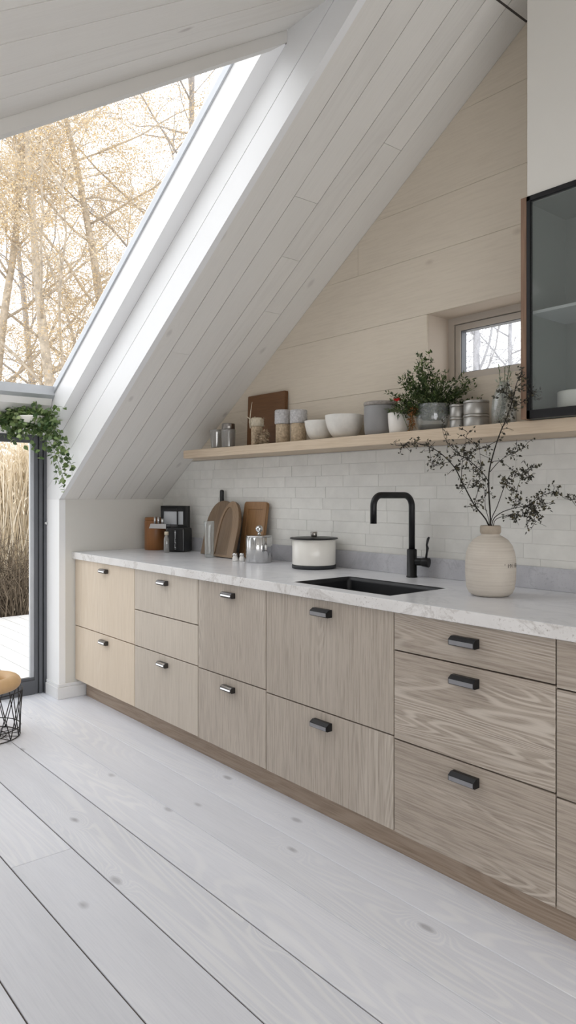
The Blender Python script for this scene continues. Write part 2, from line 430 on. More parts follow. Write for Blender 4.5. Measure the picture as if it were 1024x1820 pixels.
# gable wall: backing, timber cladding, painted brick tiles
WX0, WX1, WZ0, WZ1 = 2.273, 3.05, 1.74, 2.045
wall_back = struct('wall_back', 'gable wall behind the worktop, limed timber above and painted brick below')
mb = MB()
for poly in ([(XD, 0), (XR, 0), (XR, WZ0), (XD, WZ0)], [(XD, WZ0), (WX0, WZ0), (WX0, WZ1), (XD, WZ1)],
             [(WX1, WZ0), (XR, WZ0), (XR, WZ1), (WX1, WZ1)], [(XD, WZ1), (XR, WZ1), (XR, 3.6), (XD, 3.6)]):
    p = clip(poly, -TAN, 1, ZK + .12)
    mb.prism(p, 0, .2, 'xzy')
mb.build('plaster_core', M['beige'], wall_back)
mb = MB()
rows = [1.47, WZ0, WZ1, 2.308, 2.537, 2.86, 3.16, 3.52]
for i in range(len(rows) - 1):
    z0, z1 = rows[i], rows[i + 1]
    if i == 1: xs = [(.3, WX0), (WX1, XR)]
    elif i == 3: xs = [(.3, 1.854), (1.854, XR)]
    else: xs = [(.3, 3.4 + i * .2), (3.4 + i * .2, XR)]
    for a, b in xs:
        p = [(a + .0006, z0 + .0006), (b - .0006, z0 + .0006), (b - .0006, z1 - .0006), (a + .0006, z1 - .0006)]
        p = clip(clip(p, -TAN, 1, ZK - .002), 0, 1, CZ - .002)
        mb.pc = rc()
        mb.prism(p, -.012, -.001, 'xzy')
mb.build('timber_cladding', M['gable'], wall_back)
mb = MB(); mb.mi = 1
mb.prism(clip([(0, .9), (XR, .9), (XR, 1.468), (0, 1.468)], -TAN, 1, ZK - .002), -.0103, -.001, 'xzy'); mb.mi = 0
z = .9; k = 0
while z < 1.465:
    z1 = min(z + .0565, 1.468); x = -rnd.uniform(0, .2)
    while x < XR:
        w = rnd.choice((.2, .235, .235, .25, .25, .14)); 
        p = [(max(x, 0) + .0006, z + .0006), (min(x + w, XR) - .0006, z + .0006), (min(x + w, XR) - .0006, z1 - .0006), (max(x, 0) + .0006, z1 - .0006)]
        if p[1][0] > p[0][0] + .01:
            mb.pc = rc(); mb.prism(clip(p, -TAN, 1, ZK - .003), -.0112 - rnd.random() * .0009, -.004, 'xzy')
        x += w
    z = z1
mb.build('painted_brick', [M['tile'], M['grout']], wall_back, bev=.0007, seg=1)

# low left wall with the white reveal that rises beside the skylight
wall_left = struct('wall_left', 'low white wall under the sloping ceiling and its tall white reveal')
mb = MB(); mb.box(XD, 0, YE + .04, -.0005, 0, ZK); mb.box(XD, -.012, YE + .055, 0, ZK, ZK + .4)
mb.mi = 1; mb.prism([(XD, 0), (0, 0), (0, ZK), (XD, ZK)], YE, YE + .04, 'xzy')  # end face, door light put into its whiter colour
mb.build('low_wall', [M['warm_white'], M['door_lit_white']], wall_left)
mb = MB()
mid = lambda x: .5 * (ZK + TAN * x) + .5 * lip(x)
g = .0018
A = [(XD, ZK), (0, ZK), (2.6885, 3.03), (2.42, 3.03)]
lo = [(XD, ZK), (0, ZK), (2.6885, 3.0295), ((3.03 - .5 * (ZK + 1.6115)) / (.5 * (TAN + .627)), 3.0295), (XD, mid(XD) - g)]
mb.pc = rc(); mb.prism(lo, YE, YE + .03, 'xzy')
hi = [(XD, mid(XD) + g), (2.475, 3.0295), (XF - .004, 3.0295), (XF - .004, lip(XF) - .003), (.02, lip(.02) - .003), (XD, 1.60)]
mb.pc = rc(); mb.prism(hi, YE, YE + .03, 'xzy')
mb.mi = 1; mb.prism([(XD, ZK + .05), (0, ZK + .02), (2.66, 3.028), (XF, 3.028), (XF, lip(XF) + .03), (0, lip(0) + .04), (XD, 1.66)], YE + .012, YE + .05, 'xzy')
mb.build('reveal_boards', [M['gloss_white'], M['gap']], wall_left)

# baseboard round the end of the low wall
mb = MB()
for x0, x1, y0, y1 in ((0.0002, .016, YE - .016, -.56), (XD + .045, 0, YE - .016, YE)):
    mb.box(x0, x1, y0, y1, 0, .072)
for x0, x1, y0, y1 in ((0, .010, YE - .010, -.56), (XD + .045, 0, YE - .010, YE)):
    mb.box(x0, x1, y0, y1, .072, .092)
tag(mb.build('baseboard_left', M['gloss_white'], bev=.003), 'white baseboard round the end of the low wall', None, None, 'structure')

# main sloping ceiling
ca, sa = 1 / math.hypot(1, TAN), TAN / math.hypot(1, TAN)
MS = Matrix(((ca, 0, -sa, 0), (0, 1, 0, 0), (sa, 0, ca, ZK), (0, 0, 0, 1)))
mb = MB(); yb = [YE + .002, -.614, -.497, -.365, -.253, -.145, 0]
vx = lambda y: 3.4015 + .9687 * y
for i in range(6):
    y0, y1 = yb[i], yb[i + 1]
    g0 = 0 if i == 0 else .0016
    g1 = 0 if i == 5 else .0016
    a, b = vx(y0) / ca, vx(y1) / ca
    cuts = {1: [1.35], 2: [2.35], 3: [2.05], 4: [1.72, 2.70], 0: [], 5: [3.324]}[i]
    if i == 4: cuts.append(3.324)
    cuts = [0] + [q for q in cuts if q < min(a, b) - .05] + [None]
    for s0, s1 in zip(cuts[:-1], cuts[1:]):
        gg = .004 if s0 and abs(s0 - 3.324) < .01 else .0008
        ge = .004 if s1 and abs(s1 - 3.324) < .01 else .0008
        p = [(s0 + gg, y0 + g0), ((s1 - ge) if s1 else a, y0 + g0), ((s1 - ge) if s1 else b, y1 - g1), (s0 + gg, y1 - g1)]
        mb.pc = rc(); mb.prism(p, 0, .0039)
mb.mi = 1; mb.prism([(0, YE + .003), (vx(YE) / ca, YE + .003), (vx(0) / ca, 0), (0, 0)], .004, .07)
o = mb.build('ceiling', [M['slope'], M['gap']], matrix=MS)
tag(o, 'sloping ceiling of white-painted boards', None, None, 'structure')

# upper ceiling that falls towards the left of the picture
cb, sb = 1 / math.hypot(1, CT), CT / math.hypot(1, CT)
# local x along the fall line (y,z), local y along world x
MC = Matrix(((0, 1, 0, 0), (cb, 0, -sb, 0), (sb, 0, cb, CZ), (0, 0, 0, 1)))
MC = Matrix(((0, -1, 0, 0), (cb, 0, -sb, 0), (sb, 0, cb, CZ), (0, 0, 0, 1)))  # local y = -x keeps it right-handed
mb = MB(); xs = [XF, 2.364, 2.536, 2.7265, 2.89]
while xs[-1] < XR: xs.append(min(xs[-1] + .18, XR))
def yend(x): return YE + .022 if x < 2.72 else min(0, (x - 3.4015) / .9687)
for x0, x1 in zip(xs[:-1], xs[1:]):
    mb.pc = rc()
    p = [(YF / cb, -x0 - .0024), (YF / cb, -x1 + .0024), (yend(x1) / cb, -x1 + .0024)]
    if x0 < 2.72 < x1: p.append(((YE + .022) / cb, -2.72))
    if x0 < 3.4015 < x1: p.append((0, -3.4015))
    p.append((yend(x0) / cb, -x0 - .0024))
    mb.prism(p, 0, .0039)
mb.mi = 1
mb.prism([(YF / cb, -XF), (YF / cb, -XR), (0, -XR), (0, -3.4015), ((YE + .022) / cb, -2.72), ((YE + .022) / cb, -XF)], .004, .06)
o = mb.build('ceiling_upper', [M['slope_y'], M['gap']], matrix=MC)
tag(o, 'upper ceiling of white boards falling to the left', None, None, 'structure')

# fascia along the lower edge of the upper ceiling, closed above
mb = MB()
zt = lambda y: CZ + CT * y
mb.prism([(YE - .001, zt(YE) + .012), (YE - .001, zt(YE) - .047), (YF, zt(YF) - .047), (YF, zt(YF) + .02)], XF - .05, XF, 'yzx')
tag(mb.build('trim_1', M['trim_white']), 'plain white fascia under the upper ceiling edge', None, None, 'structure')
mb = MB()
mb.prism([(YE, zt(YE) + .02), (YF, zt(YF) + .02), (YF, gz(XF)), (YE, gz(XF))], XF - .03, XF - .005, 'yzx')
tag(mb.build('trim_2', M['white']), 'white panel above the fascia at the head of the skylight', None, None, 'structure')

# skylight
YL = -2.5
win1 = struct('window_1', 'large sloping skylight over the glazed door')
mb = MB()
mb.prism([(.02, lip(.02)), (XF - .012, lip(XF - .012)), (XF - .012, gz(XF) + .05), (XD, gz(XD) + .05), (XD, 1.632)], YE - .073, YE, 'xzy')
mb.build('jamb', M['gloss_white'], win1)
mb = MB()
mb.prism([(.02, lip(.02)), (XF - .012, lip(XF - .012)), (XF - .012, gz(XF) + .05), (XD, gz(XD) + .05), (XD, 1.632)], YL - .073, YL, 'xzy')
mb.build('jamb', M['gloss_white'], win1)
mb = MB()
mb.prism([(.1, gz(.1) - .012), (XF - .05, gz(XF - .05) - .012), (XF - .05, gz(XF - .05) + .03), (.1, gz(.1) + .03)], YE - .083, YE - .0735, 'xzy')
mb.prism([(.06, 1.80), (.115, 1.848), (.115, 1.90), (.06, 1.87)], YL, YE - .0735, 'xzy')
mb.build('frame', M['frame_pale'], win1)
mb = MB()
mb.prism([(XD - .02, 1.632), (XD + .05, 1.632), (.075, 1.79), (.1, 1.846), (.06, 1.86), (XD - .02, 1.70)], YL, YE - .0735, 'xzy')
mb.build('sill', M['white'], win1, bev=.01)
mb = MB()
b = len(mb.v); mb.v += [(.1, YE - .08, gz(.1) + .02), (XF - .03, YE - .08, gz(XF - .03) + .02), (XF - .03, YL, gz(XF - .03) + .02), (.1, YL, gz(.1) + .02)]
mb.face([b, b + 1, b + 2, b + 3]); mb.build('glass', M['pane'], win1)

# roof and wall to the left of the opening (out of view); roof added to shut out light
mb = MB(); mb.prism([(XD, 1.62), (XF, gz(XF)), (XF, gz(XF) + .06), (XD, 1.69)], YF, YL - .074, 'xzy')
tag(mb.build('ceiling_left', M['white']), 'unseen white ceiling left of the skylight, added to shut out light', None, None, 'structure')
mb = MB(); mb.box(XD - .08, XD, YF, -2.3, 0, 1.632)
tag(mb.build('wall_left_end', M['white']), 'white wall left of the glazed door', None, None, 'structure')
mb = MB(); mb.box(XD, XR, YF - .1, YF, 0, 1.25)
mb.prism([(XD, 1.25), (XF, 1.25), (XF, gz(XF)), (XD, 1.65)], YF - .1, YF - .01, 'xzy')
tag(mb.build('wall_front', M['white']), 'low white wall opposite the kitchen', None, None, 'structure')
mb = MB()
RW = (-3.2, -.9, .35, 1.62)
for poly in ([(YF, 0), (.1, 0), (.1, RW[2]), (YF, RW[2])], [(YF, RW[2]), (RW[0], RW[2]), (RW[0], RW[3]), (YF, RW[3])],
             [(RW[1], RW[2]), (.1, RW[2]), (.1, RW[3]), (RW[1], RW[3])], [(YF, RW[3]), (.1, RW[3]), (.1, 3.55), (YF, 3.55)]):
    mb.prism(clip(poly, -CT, 1, CZ + .05), XR, XR + .1, 'yzx')
tag(mb.build('wall_right', M['white']), 'white end wall with an opening for the added fill window', None, None, 'structure')
win3 = struct('fill_window', 'unseen window added in the end wall for fill daylight')  # added out of view so daylight fills the near side
mb = MB()
for y in (RW[0], -2.05, RW[1] - .05): mb.box(XR + .02, XR + .08, y, y + .05, RW[2], RW[3])
for z in (RW[2], RW[3] - .05): mb.box(XR + .02, XR + .08, RW[0], RW[1], z, z + .05)
mb.build('frame', M['frame_grey'], win3)
mb = MB(); b = len(mb.v); mb.v += [(XR + .05, RW[0], RW[2]), (XR + .05, RW[1], RW[2]), (XR + .05, RW[1], RW[3]), (XR + .05, RW[0], RW[3])]
mb.face([b, b + 1, b + 2, b + 3]); mb.build('glass', M['pane'], win3)

# glazed door
door = struct('door_1', 'grey-framed glazed door to the deck')
DH = 1.632
mb = MB()
for (a0, a1, d0, d1, mi) in ((0, .018, -.02, .03, 0), (.018, .024, -.02, .012, 1), (.024, .046, -.02, .022, 0), (.046, .051, -.02, .008, 1), (.051, .073, -.02, .014, 0)):
    mb.mi = mi
    mb.box(XD + d0, XD + d1, YE - a1, YE - a0, 0, DH)
mb.mi = 0
mb.box(XD - .02, XD + .03, -2.3, -2.22, 0, DH)
mb.box(XD - .02, XD + .022, -2.3, YE - .073, DH - .05, DH)
mb.box(XD - .02, XD + .022, -2.3, YE - .073, 0, .088)
mb.mi = 2; mb.box(XD - .015, XD + .008, YE - .098, YE - .073, .088, DH - .05)
mb.mi = 0; mb.box(XD - .015, XD + .012, -2.3, YE - .073, .088, .105)
mb.build('frame', [M['frame_grey'], M['frame_dark'], M['frame_pale']], door)
mb = MB(); b = len(mb.v); mb.v += [(XD, -2.22, .1), (XD, YE - .09, .1), (XD, YE - .09, DH - .05), (XD, -2.22, DH - .05)]
mb.face([b, b + 1, b + 2, b + 3]); mb.build('glass', M['pane'], door)
mb = MB(); mb.sphere((XD + .038, YE - .008, 1.075), .011); mb.tube([(XD + .025, YE - .008, 1.075), (XD + .034, YE - .008, 1.075)], .006)
mb.build('knob', M['chrome'], door)

# small window in the gable wall
win2 = struct('window_2', 'small window in the gable wall above the shelf')
mb = MB(); y0, y1 = .138, .19
def ring(mb, x0, x1, z0, z1, w, y0, y1):
    mb.box(x0, x1, y0, y1, z0, z0 + w); mb.box(x0, x1, y0, y1, z1 - w, z1)
    mb.box(x0, x0 + w, y0, y1, z0 + w, z1 - w); mb.box(x1 - w, x1, y0, y1, z0 + w, z1 - w)
ring(mb, WX0, WX1, WZ0, WZ1, .030, .138, .19)
ring(mb, WX0 + .033, WX1 - .033, WZ0 + .031, WZ1 - .033, .026, .146, .19)
mb.mi = 1; ring(mb, WX0 + .029, WX1 - .029, WZ0 + .03, WZ1 - .03, .006, .152, .188)
ring(mb, WX0 + .058, WX1 - .058, WZ0 + .056, WZ1 - .058, .004, .152, .188)
mb.build('frame', [M['window_white'], M['frame_grey']], win2)
mb = MB(); b = len(mb.v); mb.v += [(WX0 + .05, .17, WZ0 + .05), (WX1 - .05, .17, WZ0 + .05), (WX1 - .05, .17, WZ1 - .05), (WX0 + .05, .17, WZ1 - .05)]
mb.face([b, b + 1, b + 2, b + 3]); mb.build('glass', M['pane'], win2)
mb = MB(); mb.box(2.86, 2.90, .128, .146, WZ0 + .012, WZ0 + .024); mb.build('latch', M['chrome'], win2, bev=.002)

# ------------------------------------------------------------------ base cabinets
YC = -.635                      # front plane of the drawers
def handle(w, style):
    mb = MB()
    h = .0145
    if style == 'black':
        prof = [(0, h), (-.016, h), (-.030, h - .009), (-.030, -h + .003), (-.024, -h), (0, -h)]
    else:
        prof = [(0, h * .8), (-.016, h * .9), (-.025, h * .45), (-.027, -h * .4), (-.020, -h * .85), (0, -h * .85)]
    mb.prism(prof, -w / 2, w / 2, 'yzx')
    # front facet in steel
    b = len(mb.v)
    k = 2 if style == 'black' else 2
    ya, za = prof[k]; yb_, zb = prof[k + 1]
    mb.mi = 1
    if style == 'black':
        mb.prism([(ya - .0012, za - .002), (ya, za - .002), (ya, zb + .001), (ya - .0012, zb + .001)], -w / 2 + .003, w / 2 - .003, 'yzx')
    else:
        mb.prism([(prof[1][0] - .0012, prof[1][1] - .001), (prof[1][0], prof[1][1] - .002), (ya, za), (ya - .0015, za)], -w / 2 + .004, w / 2 - .004, 'yzx')
        mb.prism([(ya - .0012, za - .004), (ya, za - .004), (yb_, zb + .002), (yb_ - .0012, zb + .002)], -w / 2 + .004, w / 2 - .004, 'yzx')
    return mb
units = [
    (0.004, .778, [.857, .445, .108], [1, 1], 'cab_l', 'steel', 'pale oak base cabinet, daylight in its colour, at the far left end with two drawers', .03, .08),
    (.778, 1.407, [.857, .638, .444, .108], [1, 0, 1], 'cab_m', 'steel', 'oak base cabinet, some daylight in its colour, with three drawer fronts, the middle one without a handle', 0, .08),
    (1.407, 1.929, [.857, .440, .106], [1, 1], 'cab_v', 'steel', 'narrow grey oak base cabinet between the three-drawer unit and the sink unit', 0, .082),
    (1.929, 2.638, [.857, .431, .104], [1, 1], 'cab_v', 'black', 'wide grey oak base cabinet under the black sink', 0, .094),
    (2.638, 3.238, [.857, .726, .423, .102], [1, 1, 1], 'cab_h', 'black', 'oak base cabinet with level grain and three black handles', 0, .096),
    (3.238, 3.86, [.857, .718, .415, .102], [1, 1, 1], 'cab_h', 'black', 'oak base cabinet cut off by the right edge of the photo', 0, .096),
]
for (x0, x1, zs, hs, mat, style, lab, dx, hw) in units:
    u = thing('base_cabinet', lab, 'cabinet', ((x0 + x1) / 2, -.3, .1), 0, 'base cabinets under the worktop')
    w = (x1 - x0) / 2
    mb = MB()
    zt_ = .58 if 'sink' in lab and 'under' in lab else .7585
    t_ = .016
    mb.box(-w + .0005, -w + t_, -.315, .285, .008, .7585); mb.box(w - t_, w - .0005, -.315, .285, .008, .7585)
    mb.box(-w + t_, w - t_, -.315, .285, .008, .03); mb.box(-w + t_, w - t_, .27, .285, .03, .7585)
    mb.mi = 1; mb.box(-w + t_, w - t_, -.314, -.30, .03, .757); mb.box(-w + .0006, w - .0006, -.3165, -.315, .012, .757)
    mb.build('carcass', [M['plinth'], M['gap_black']], u)
    for i, h in enumerate(hs):
        zt0, zb0 = zs[i], zs[i + 1]
        g = .0024
        mb = MB(); c0 = (zt0 + zb0) / 2
        mb.box(-w + g, w - g, -.0095, .0095, zb0 - c0 + g, zt0 - c0 - g)
        kind = 'door' if (zt0 - zb0 > .35 and i == 0 and len(hs) == 2) else 'drawer'
        d = mb.build(kind, M[mat], u, bev=.0015, loc=(0, YC + .3 + .0095, c0 - .1))
        if h:
            hz = {'pale': .043}.get(lab.split()[0], .047)
            if len(hs) == 3 and i == 0 and style == 'black': hz = .056
            handle(hw, style).build('handle', [M['black'] if style == 'black' else M['gunmetal'], M['handle_face'] if style == 'black' else M['chrome']], d, bev=.0018, loc=(dx, -.0095, zt0 - c0 - hz))

mb = MB(); mb.box(.03, 3.86, -.573, -.555, 0.0005, .1075)
tag(mb.build('plinth', M['plinth'], bev=.001), 'long greyed oak plinth board along the floor under the cabinets', 'plinth')

# worktop with a sink cut-out
SX0, SX1, SY0, SY1 = 2.045, 2.575, -.585, -.262
CX1 = 3.87
mb = MB()
zb0, zt0 = .8585, .9
xs_ = [0.002, SX0, SX1, CX1]; ys_ = [-.655, SY0, SY1, -.0145]
idx = {}
for zi, z in enumerate((zb0, zt0)):
    for i, x in enumerate(xs_):
        for j, y in enumerate(ys_):
            idx[i, j, zi] = len(mb.v); mb.v.append((x, y, z))
for i in range(3):
    for j in range(3):
        if i == 1 and j == 1: continue
        q = [idx[i, j, 1], idx[i + 1, j, 1], idx[i + 1, j + 1, 1], idx[i, j + 1, 1]]; mb.face(q)
        q = [idx[i, j, 0], idx[i, j + 1, 0], idx[i + 1, j + 1, 0], idx[i + 1, j, 0]]; mb.face(q)
for i in range(3):
    mb.face([idx[i, 0, 0], idx[i + 1, 0, 0], idx[i + 1, 0, 1], idx[i, 0, 1]], mi=1)
    mb.face([idx[i + 1, 3, 0], idx[i, 3, 0], idx[i, 3, 1], idx[i + 1, 3, 1]])
for j in range(3):
    mb.face([idx[0, j + 1, 0], idx[0, j, 0], idx[0, j, 1], idx[0, j + 1, 1]])
    mb.face([idx[3, j, 0], idx[3, j + 1, 0], idx[3, j + 1, 1], idx[3, j, 1]])
a = [idx[1, 1, 0], idx[2, 1, 0], idx[2, 2, 0], idx[1, 2, 0]]; bq = [idx[1, 1, 1], idx[2, 1, 1], idx[2, 2, 1], idx[1, 2, 1]]
for k in range(4):
    k2 = (k + 1) % 4; mb.face([a[k2], a[k], bq[k], bq[k2]])
wt = mb.build('worktop', [M['counter'], M['counter_edge']], bev=.003, seg=2)
tag(wt, 'long white stone worktop with a chiselled front edge', 'worktop')
mb = MB(); mb.box(.3, CX1, -.026, -.0145, .9003, .985)
tag(mb.build('upstand', M['upstand'], bev=.0015), 'low mottled grey stone strip along the back of the worktop', 'splashback')

# sink
sk = thing('sink', 'black sink basin set into the white worktop', 'sink', ((SX0 + SX1) / 2, (SY0 + SY1) / 2, .68))
mb = MB(); a, bb = (SX1 - SX0) / 2 - .001, (SY1 - SY0) / 2 - .001
def rrect(a, b, r, n=5):
    out = []
    for cx, cy, s in ((a - r, b - r, 0), (-a + r, b - r, 90), (-a + r, -b + r, 180), (a - r, -b + r, 270)):
        for k in range(n + 1):
            t_ = math.radians(s + 90 * k / n); out.append((cx + r * math.cos(t_), cy + r * math.sin(t_)))
    return out
loops = [(rrect(a, bb, .012), .2195), (rrect(a - .004, bb - .004, .012), .2195), (rrect(a - .006, bb - .006, .02), .2), (rrect(a - .012, bb - .012, .03), .03), (rrect(a - .03, bb - .03, .03), .012)]
base = []
for lp, z in loops:
    base.append(len(mb.v)); mb.v += [(p[0], p[1], z) for p in lp]
n = len(loops[0][0])
for q in range(len(loops) - 1):
    for k in range(n):
        k2 = (k + 1) % n; mb.face([base[q] + k, base[q] + k2, base[q + 1] + k2, base[q + 1] + k], True)
mb.face([base[-1] + k for k in range(n)])
mb.build('basin', M['sink'], sk)
mb = MB(); mb.lathe([(0, .0125), (.03, .0125), (.042, .015), (.045, .012)], 28); mb.build('drain', M['chrome'], sk)

# faucet
fc = thing('faucet', 'tall matt black faucet with squared swan neck behind the sink', 'faucet', (2.25, -.085, .9))
mb = MB(); mb.lathe([(0, 0.0003), (.024, 0.0003), (.024, .006), (.0215, .008), (.0215, .118), (.019, .122), (0, .122)], 32); mb.build('base', M['black'], fc)
pts = [(0, 0, .12), (0, 0, .305)]
for k in range(1, 9):
    t_ = PI / 2 * k / 8; pts.append((0, -.05 + .05 * math.cos(t_), .305 + .05 * math.sin(t_)))
pts.append((0, -.195, .355))
for k in range(1, 9):
    t_ = PI / 2 * k / 8; pts.append((0, -.195 - .045 * math.sin(t_), .31 + .045 * math.cos(t_)))
pts.append((0, -.24, .238))
mb = MB(); mb.tube(pts, .0135, 20); mb.build('spout', M['black'], fc)
mb = MB(); mb.tube([(.015, .006, .068), (.05, .018, .068)], .0165, 20); mb.tube([(.044, .016, .068), (.074, .026, .066)], [.019, .021], 20)
mb.build('valve', M['black'], fc, bev=.002)
mb = MB(); mb.tube([(.06, .021, .08), (.064, .022, .108), (.066, .024, .128), (.062, .024, .142), (.068, .026, .168), (.072, .028, .176)], [.005, .0045, .0065, .0045, .006, .0035], 10)
mb.build('lever', M['black'], fc)

# ------------------------------------------------------------------ shelf
SZ = 1.515
mb = MB(); mb.box(.65, 3.75, -.25, -.0135, 1.468, SZ)
tag(mb.build('wall_shelf', M['shelf'], bev=.003), 'long pale oak wall shelf over the painted bricks', 'shelf')

# upper cabinet
uc = thing('wall_cabinet', 'glass-fronted wall cabinet with black frame and brown oak side', 'cabinet', (2.903, -.28, 1.5175))
W_, H_, D_ = .70, .764, .264
mb = MB(); mb.box(0, .022, 0, D_, 0, H_); mb.build('side_panel', M['panel_wood'], uc, bev=.002)
mb = MB(); mb.box(.0225, W_, .02, D_, 0, .02); mb.box(.0225, W_, .02, D_, H_ - .02, H_); mb.box(W_ - .02, W_, .02, D_, .02, H_ - .02)
mb.box(.0225, W_ - .02, D_ - .012, D_, .02, H_ - .02); mb.box(.0225, .026, .02, D_ - .012, .02, H_ - .02); mb.build('carcass', M['cab_inside'], uc)
mb = MB(); x0 = .0225
mb.box(x0, x0 + .014, 0, .018, 0, H_); mb.box(W_ - .02, W_, 0, .018, 0, H_); mb.box(x0, W_, 0, .018, 0, .03); mb.box(x0, W_, 0, .018, H_ - .018, H_)
dr = mb.build('door', M['black'], uc, bev=.0015)
mb = MB(); b = len(mb.v); mb.v += [(x0 + .01, .009, .02), (W_ - .02, .009, .02), (W_ - .02, .009, H_ - .015), (x0 + .01, .009, H_ - .015)]
mb.face([b, b + 1, b + 2, b + 3]); mb.build('glass', M['cab_glass'], dr)
mb = MB(); mb.box(.0265, W_ - .021, .022, D_ - .014, .362, .372); mb.build('shelf', M['glass_shelf'], uc)
cn = thing('round_canister', 'plain white round canister inside the glass-fronted wall cabinet', 'container', (3.045, -.15, 1.538))
mb = MB(); mb.lathe([(0, 0), (.066, 0), (.07, .004), (.07, .07), (.067, .074), (.064, .07), (.064, .008), (0, .008)], 40); mb.build('body', M['lacquer'], cn)

# bulkhead above the cabinet
mb = MB()
x0, x1 = 2.926, 3.62
mb.prism([(x0, 2.283), (x1, 2.283), (x1, 3.30), (3.09, 3.29), (x0, ZK + TAN * x0 - .01)], -.275, -.0125, 'xzy')
tag(mb.build('trim_3', M['warm_white']), 'boxed-in white bulkhead above the wall cabinet', None, None, 'structure')

# ------------------------------------------------------------------ things on the shelf
def vessel(h, r0, r1, th=.003, foot=0.0, lipr=0.0, curve=0.0, base=.006):
    """open vessel profile, outside then inside"""
    out = [(0, 0), (r0 - .003, 0), (r0, .003)]
    N = 8
    for k in range(1, N + 1):
        s = k / N; out.append((r0 + (r1 - r0) * s + curve * math.sin(PI * s), .003 + (h - .005) * s))
    out += [(r1 - th * .5, h), (r1 - th, h - .002)]
    for k in range(N - 1, -1, -1):
        s = k / N; out.append((max(.002, r0 + (r1 - r0) * s + curve * math.sin(PI * s) - th), max(base, .003 + (h - .005) * s)))
    out.append((0, base))
    return out

t = thing('glass_tumbler', 'smoky glass tumbler at the left end of the shelf', 'glass', (.805, -.12, SZ))
mb = MB(); mb.lathe(vessel(.118, .030, .040), 36); mb.build('body', M['smoky'], t)
t = thing('lidded_jar', 'clear glass jar with dark metal lid left of the dark wooden board', 'jar', (.932, -.125, SZ))
mb = MB(); mb.lathe(vessel(.112, .038, .041, .003), 36); mb.build('body', M['smoky'], t)
mb = MB(); mb.lathe([(0, .1125), (.037, .1125), (.038, .114), (.038, .142), (.036, .145), (0, .145)], 32); mb.build('lid', M['pewter'], t)

t = thing('serving_board', 'square dark brown wooden board leaning on the wall at shelf left', 'board', (1.166, -.026, SZ))
mb = MB(); pts = rrect(.166, .149, .006, 3)
mb.prism([(p[0], p[1] + .149) for p in pts], -.011, .011, 'xzy')
o = mb.build('board', M['walnut'], t, bev=.002); o.rotation_euler = (math.radians(-2.0), 0, 0); o.location = (0, -.01, .001)

def fuzz(mb, n, r0, r1, z0, z1, ln, wd, rr):
    for _ in range(n):
        a = rr.uniform(0, 2 * PI); z = rr.uniform(z0, z1); r = rr.uniform(r0, r1)
        p = Vector((r * math.cos(a), r * math.sin(a), z))
        d = Vector((math.cos(a) + rr.uniform(-.8, .8), math.sin(a) + rr.uniform(-.8, .8), rr.uniform(-.6, .8))).normalized()
        mb.pc = (rr.random(), rr.random(), 0); mb.leaf(p, d, Vector((rr.uniform(-1, 1), rr.uniform(-1, 1), 1)), ln, wd)

t = thing('straw_jar', 'jar of dried straw with a tall white twig, before the dark board', 'jar', (1.232, -.15, SZ))
mb = MB(); mb.lathe([(0, 0), (.028, 0), (.031, .004), (.031, .1), (.029, .104), (0, .104)], 28, wob=lambda a, z: 1 + .03 * math.sin(9 * a + z * 300)); mb.build('body', M['sand'], t)
mb = MB(); mb.lathe([(0, .1045), (.033, .1045), (.037, .115), (.036, .14), (.028, .152), (0, .155)], 24, wob=lambda a, z: 1 + .06 * math.sin(7 * a + z * 200)); fuzz(mb, 160, .03, .037, .105, .15, .01, .004, random.Random(4)); mb.build('lid', M['straw'], t)
mb = MB(); mb.tube([(-.008, -.038, .095), (-.012, -.04, .13), (-.006, -.036, .19), (0, -.032, .235)], [.003, .0028, .002, .001], 6)
mb.tube([(-.012, -.04, .145), (-.028, -.045, .158), (-.045, -.045, .156)], [.0025, .002, .001], 6); mb.build('twig', M['straw'], t)
t = thing('dried_flower_bundle', 'small crumpled bundle of dried flowers beside the straw jar', 'dried flowers', (1.30, -.165, SZ))
mb = MB(); mb.sphere((0, 0, .034), .026, 14, 10, (1, .9, 1.25)); fuzz(mb, 320, .012, .03, .006, .075, .018, .012, random.Random(9)); mb.build('petals', M['sand'], t)

for (x, y, h, r, lid, lab) in ((1.425, -.13, .178, .037, .075, 'taller sand-coloured jar with pale grey felt cover, right of the dark board'),
                               (1.545, -.125, .168, .039, .07, 'sand-coloured felt-topped jar just left of the smaller white bowl')):
    t = thing('felt_topped_jar', lab, 'jar', (x, y, SZ), 0, 'felt-topped jars on the shelf')
    mb = MB(); mb.lathe([(0, 0), (r - .003, 0), (r, .003), (r, h - lid), (r - .002, h - lid + .002), (0, h - lid + .002)], 32, wob=lambda a, z: 1 + .012 * math.sin(z * 900)); mb.build('body', M['sand'], t)
    mb = MB(); mb.lathe([(0, h - lid + .0025), (r + .003, h - lid + .0025), (r + .005, h - lid + .006), (r + .004, h - .004), (r, h), (0, h)], 32)
    fuzz(mb, 140, r, r + .004, h - lid + .01, h - .005, .006, .004, random.Random(int(x * 100))); mb.build('cover', M['felt'], t)

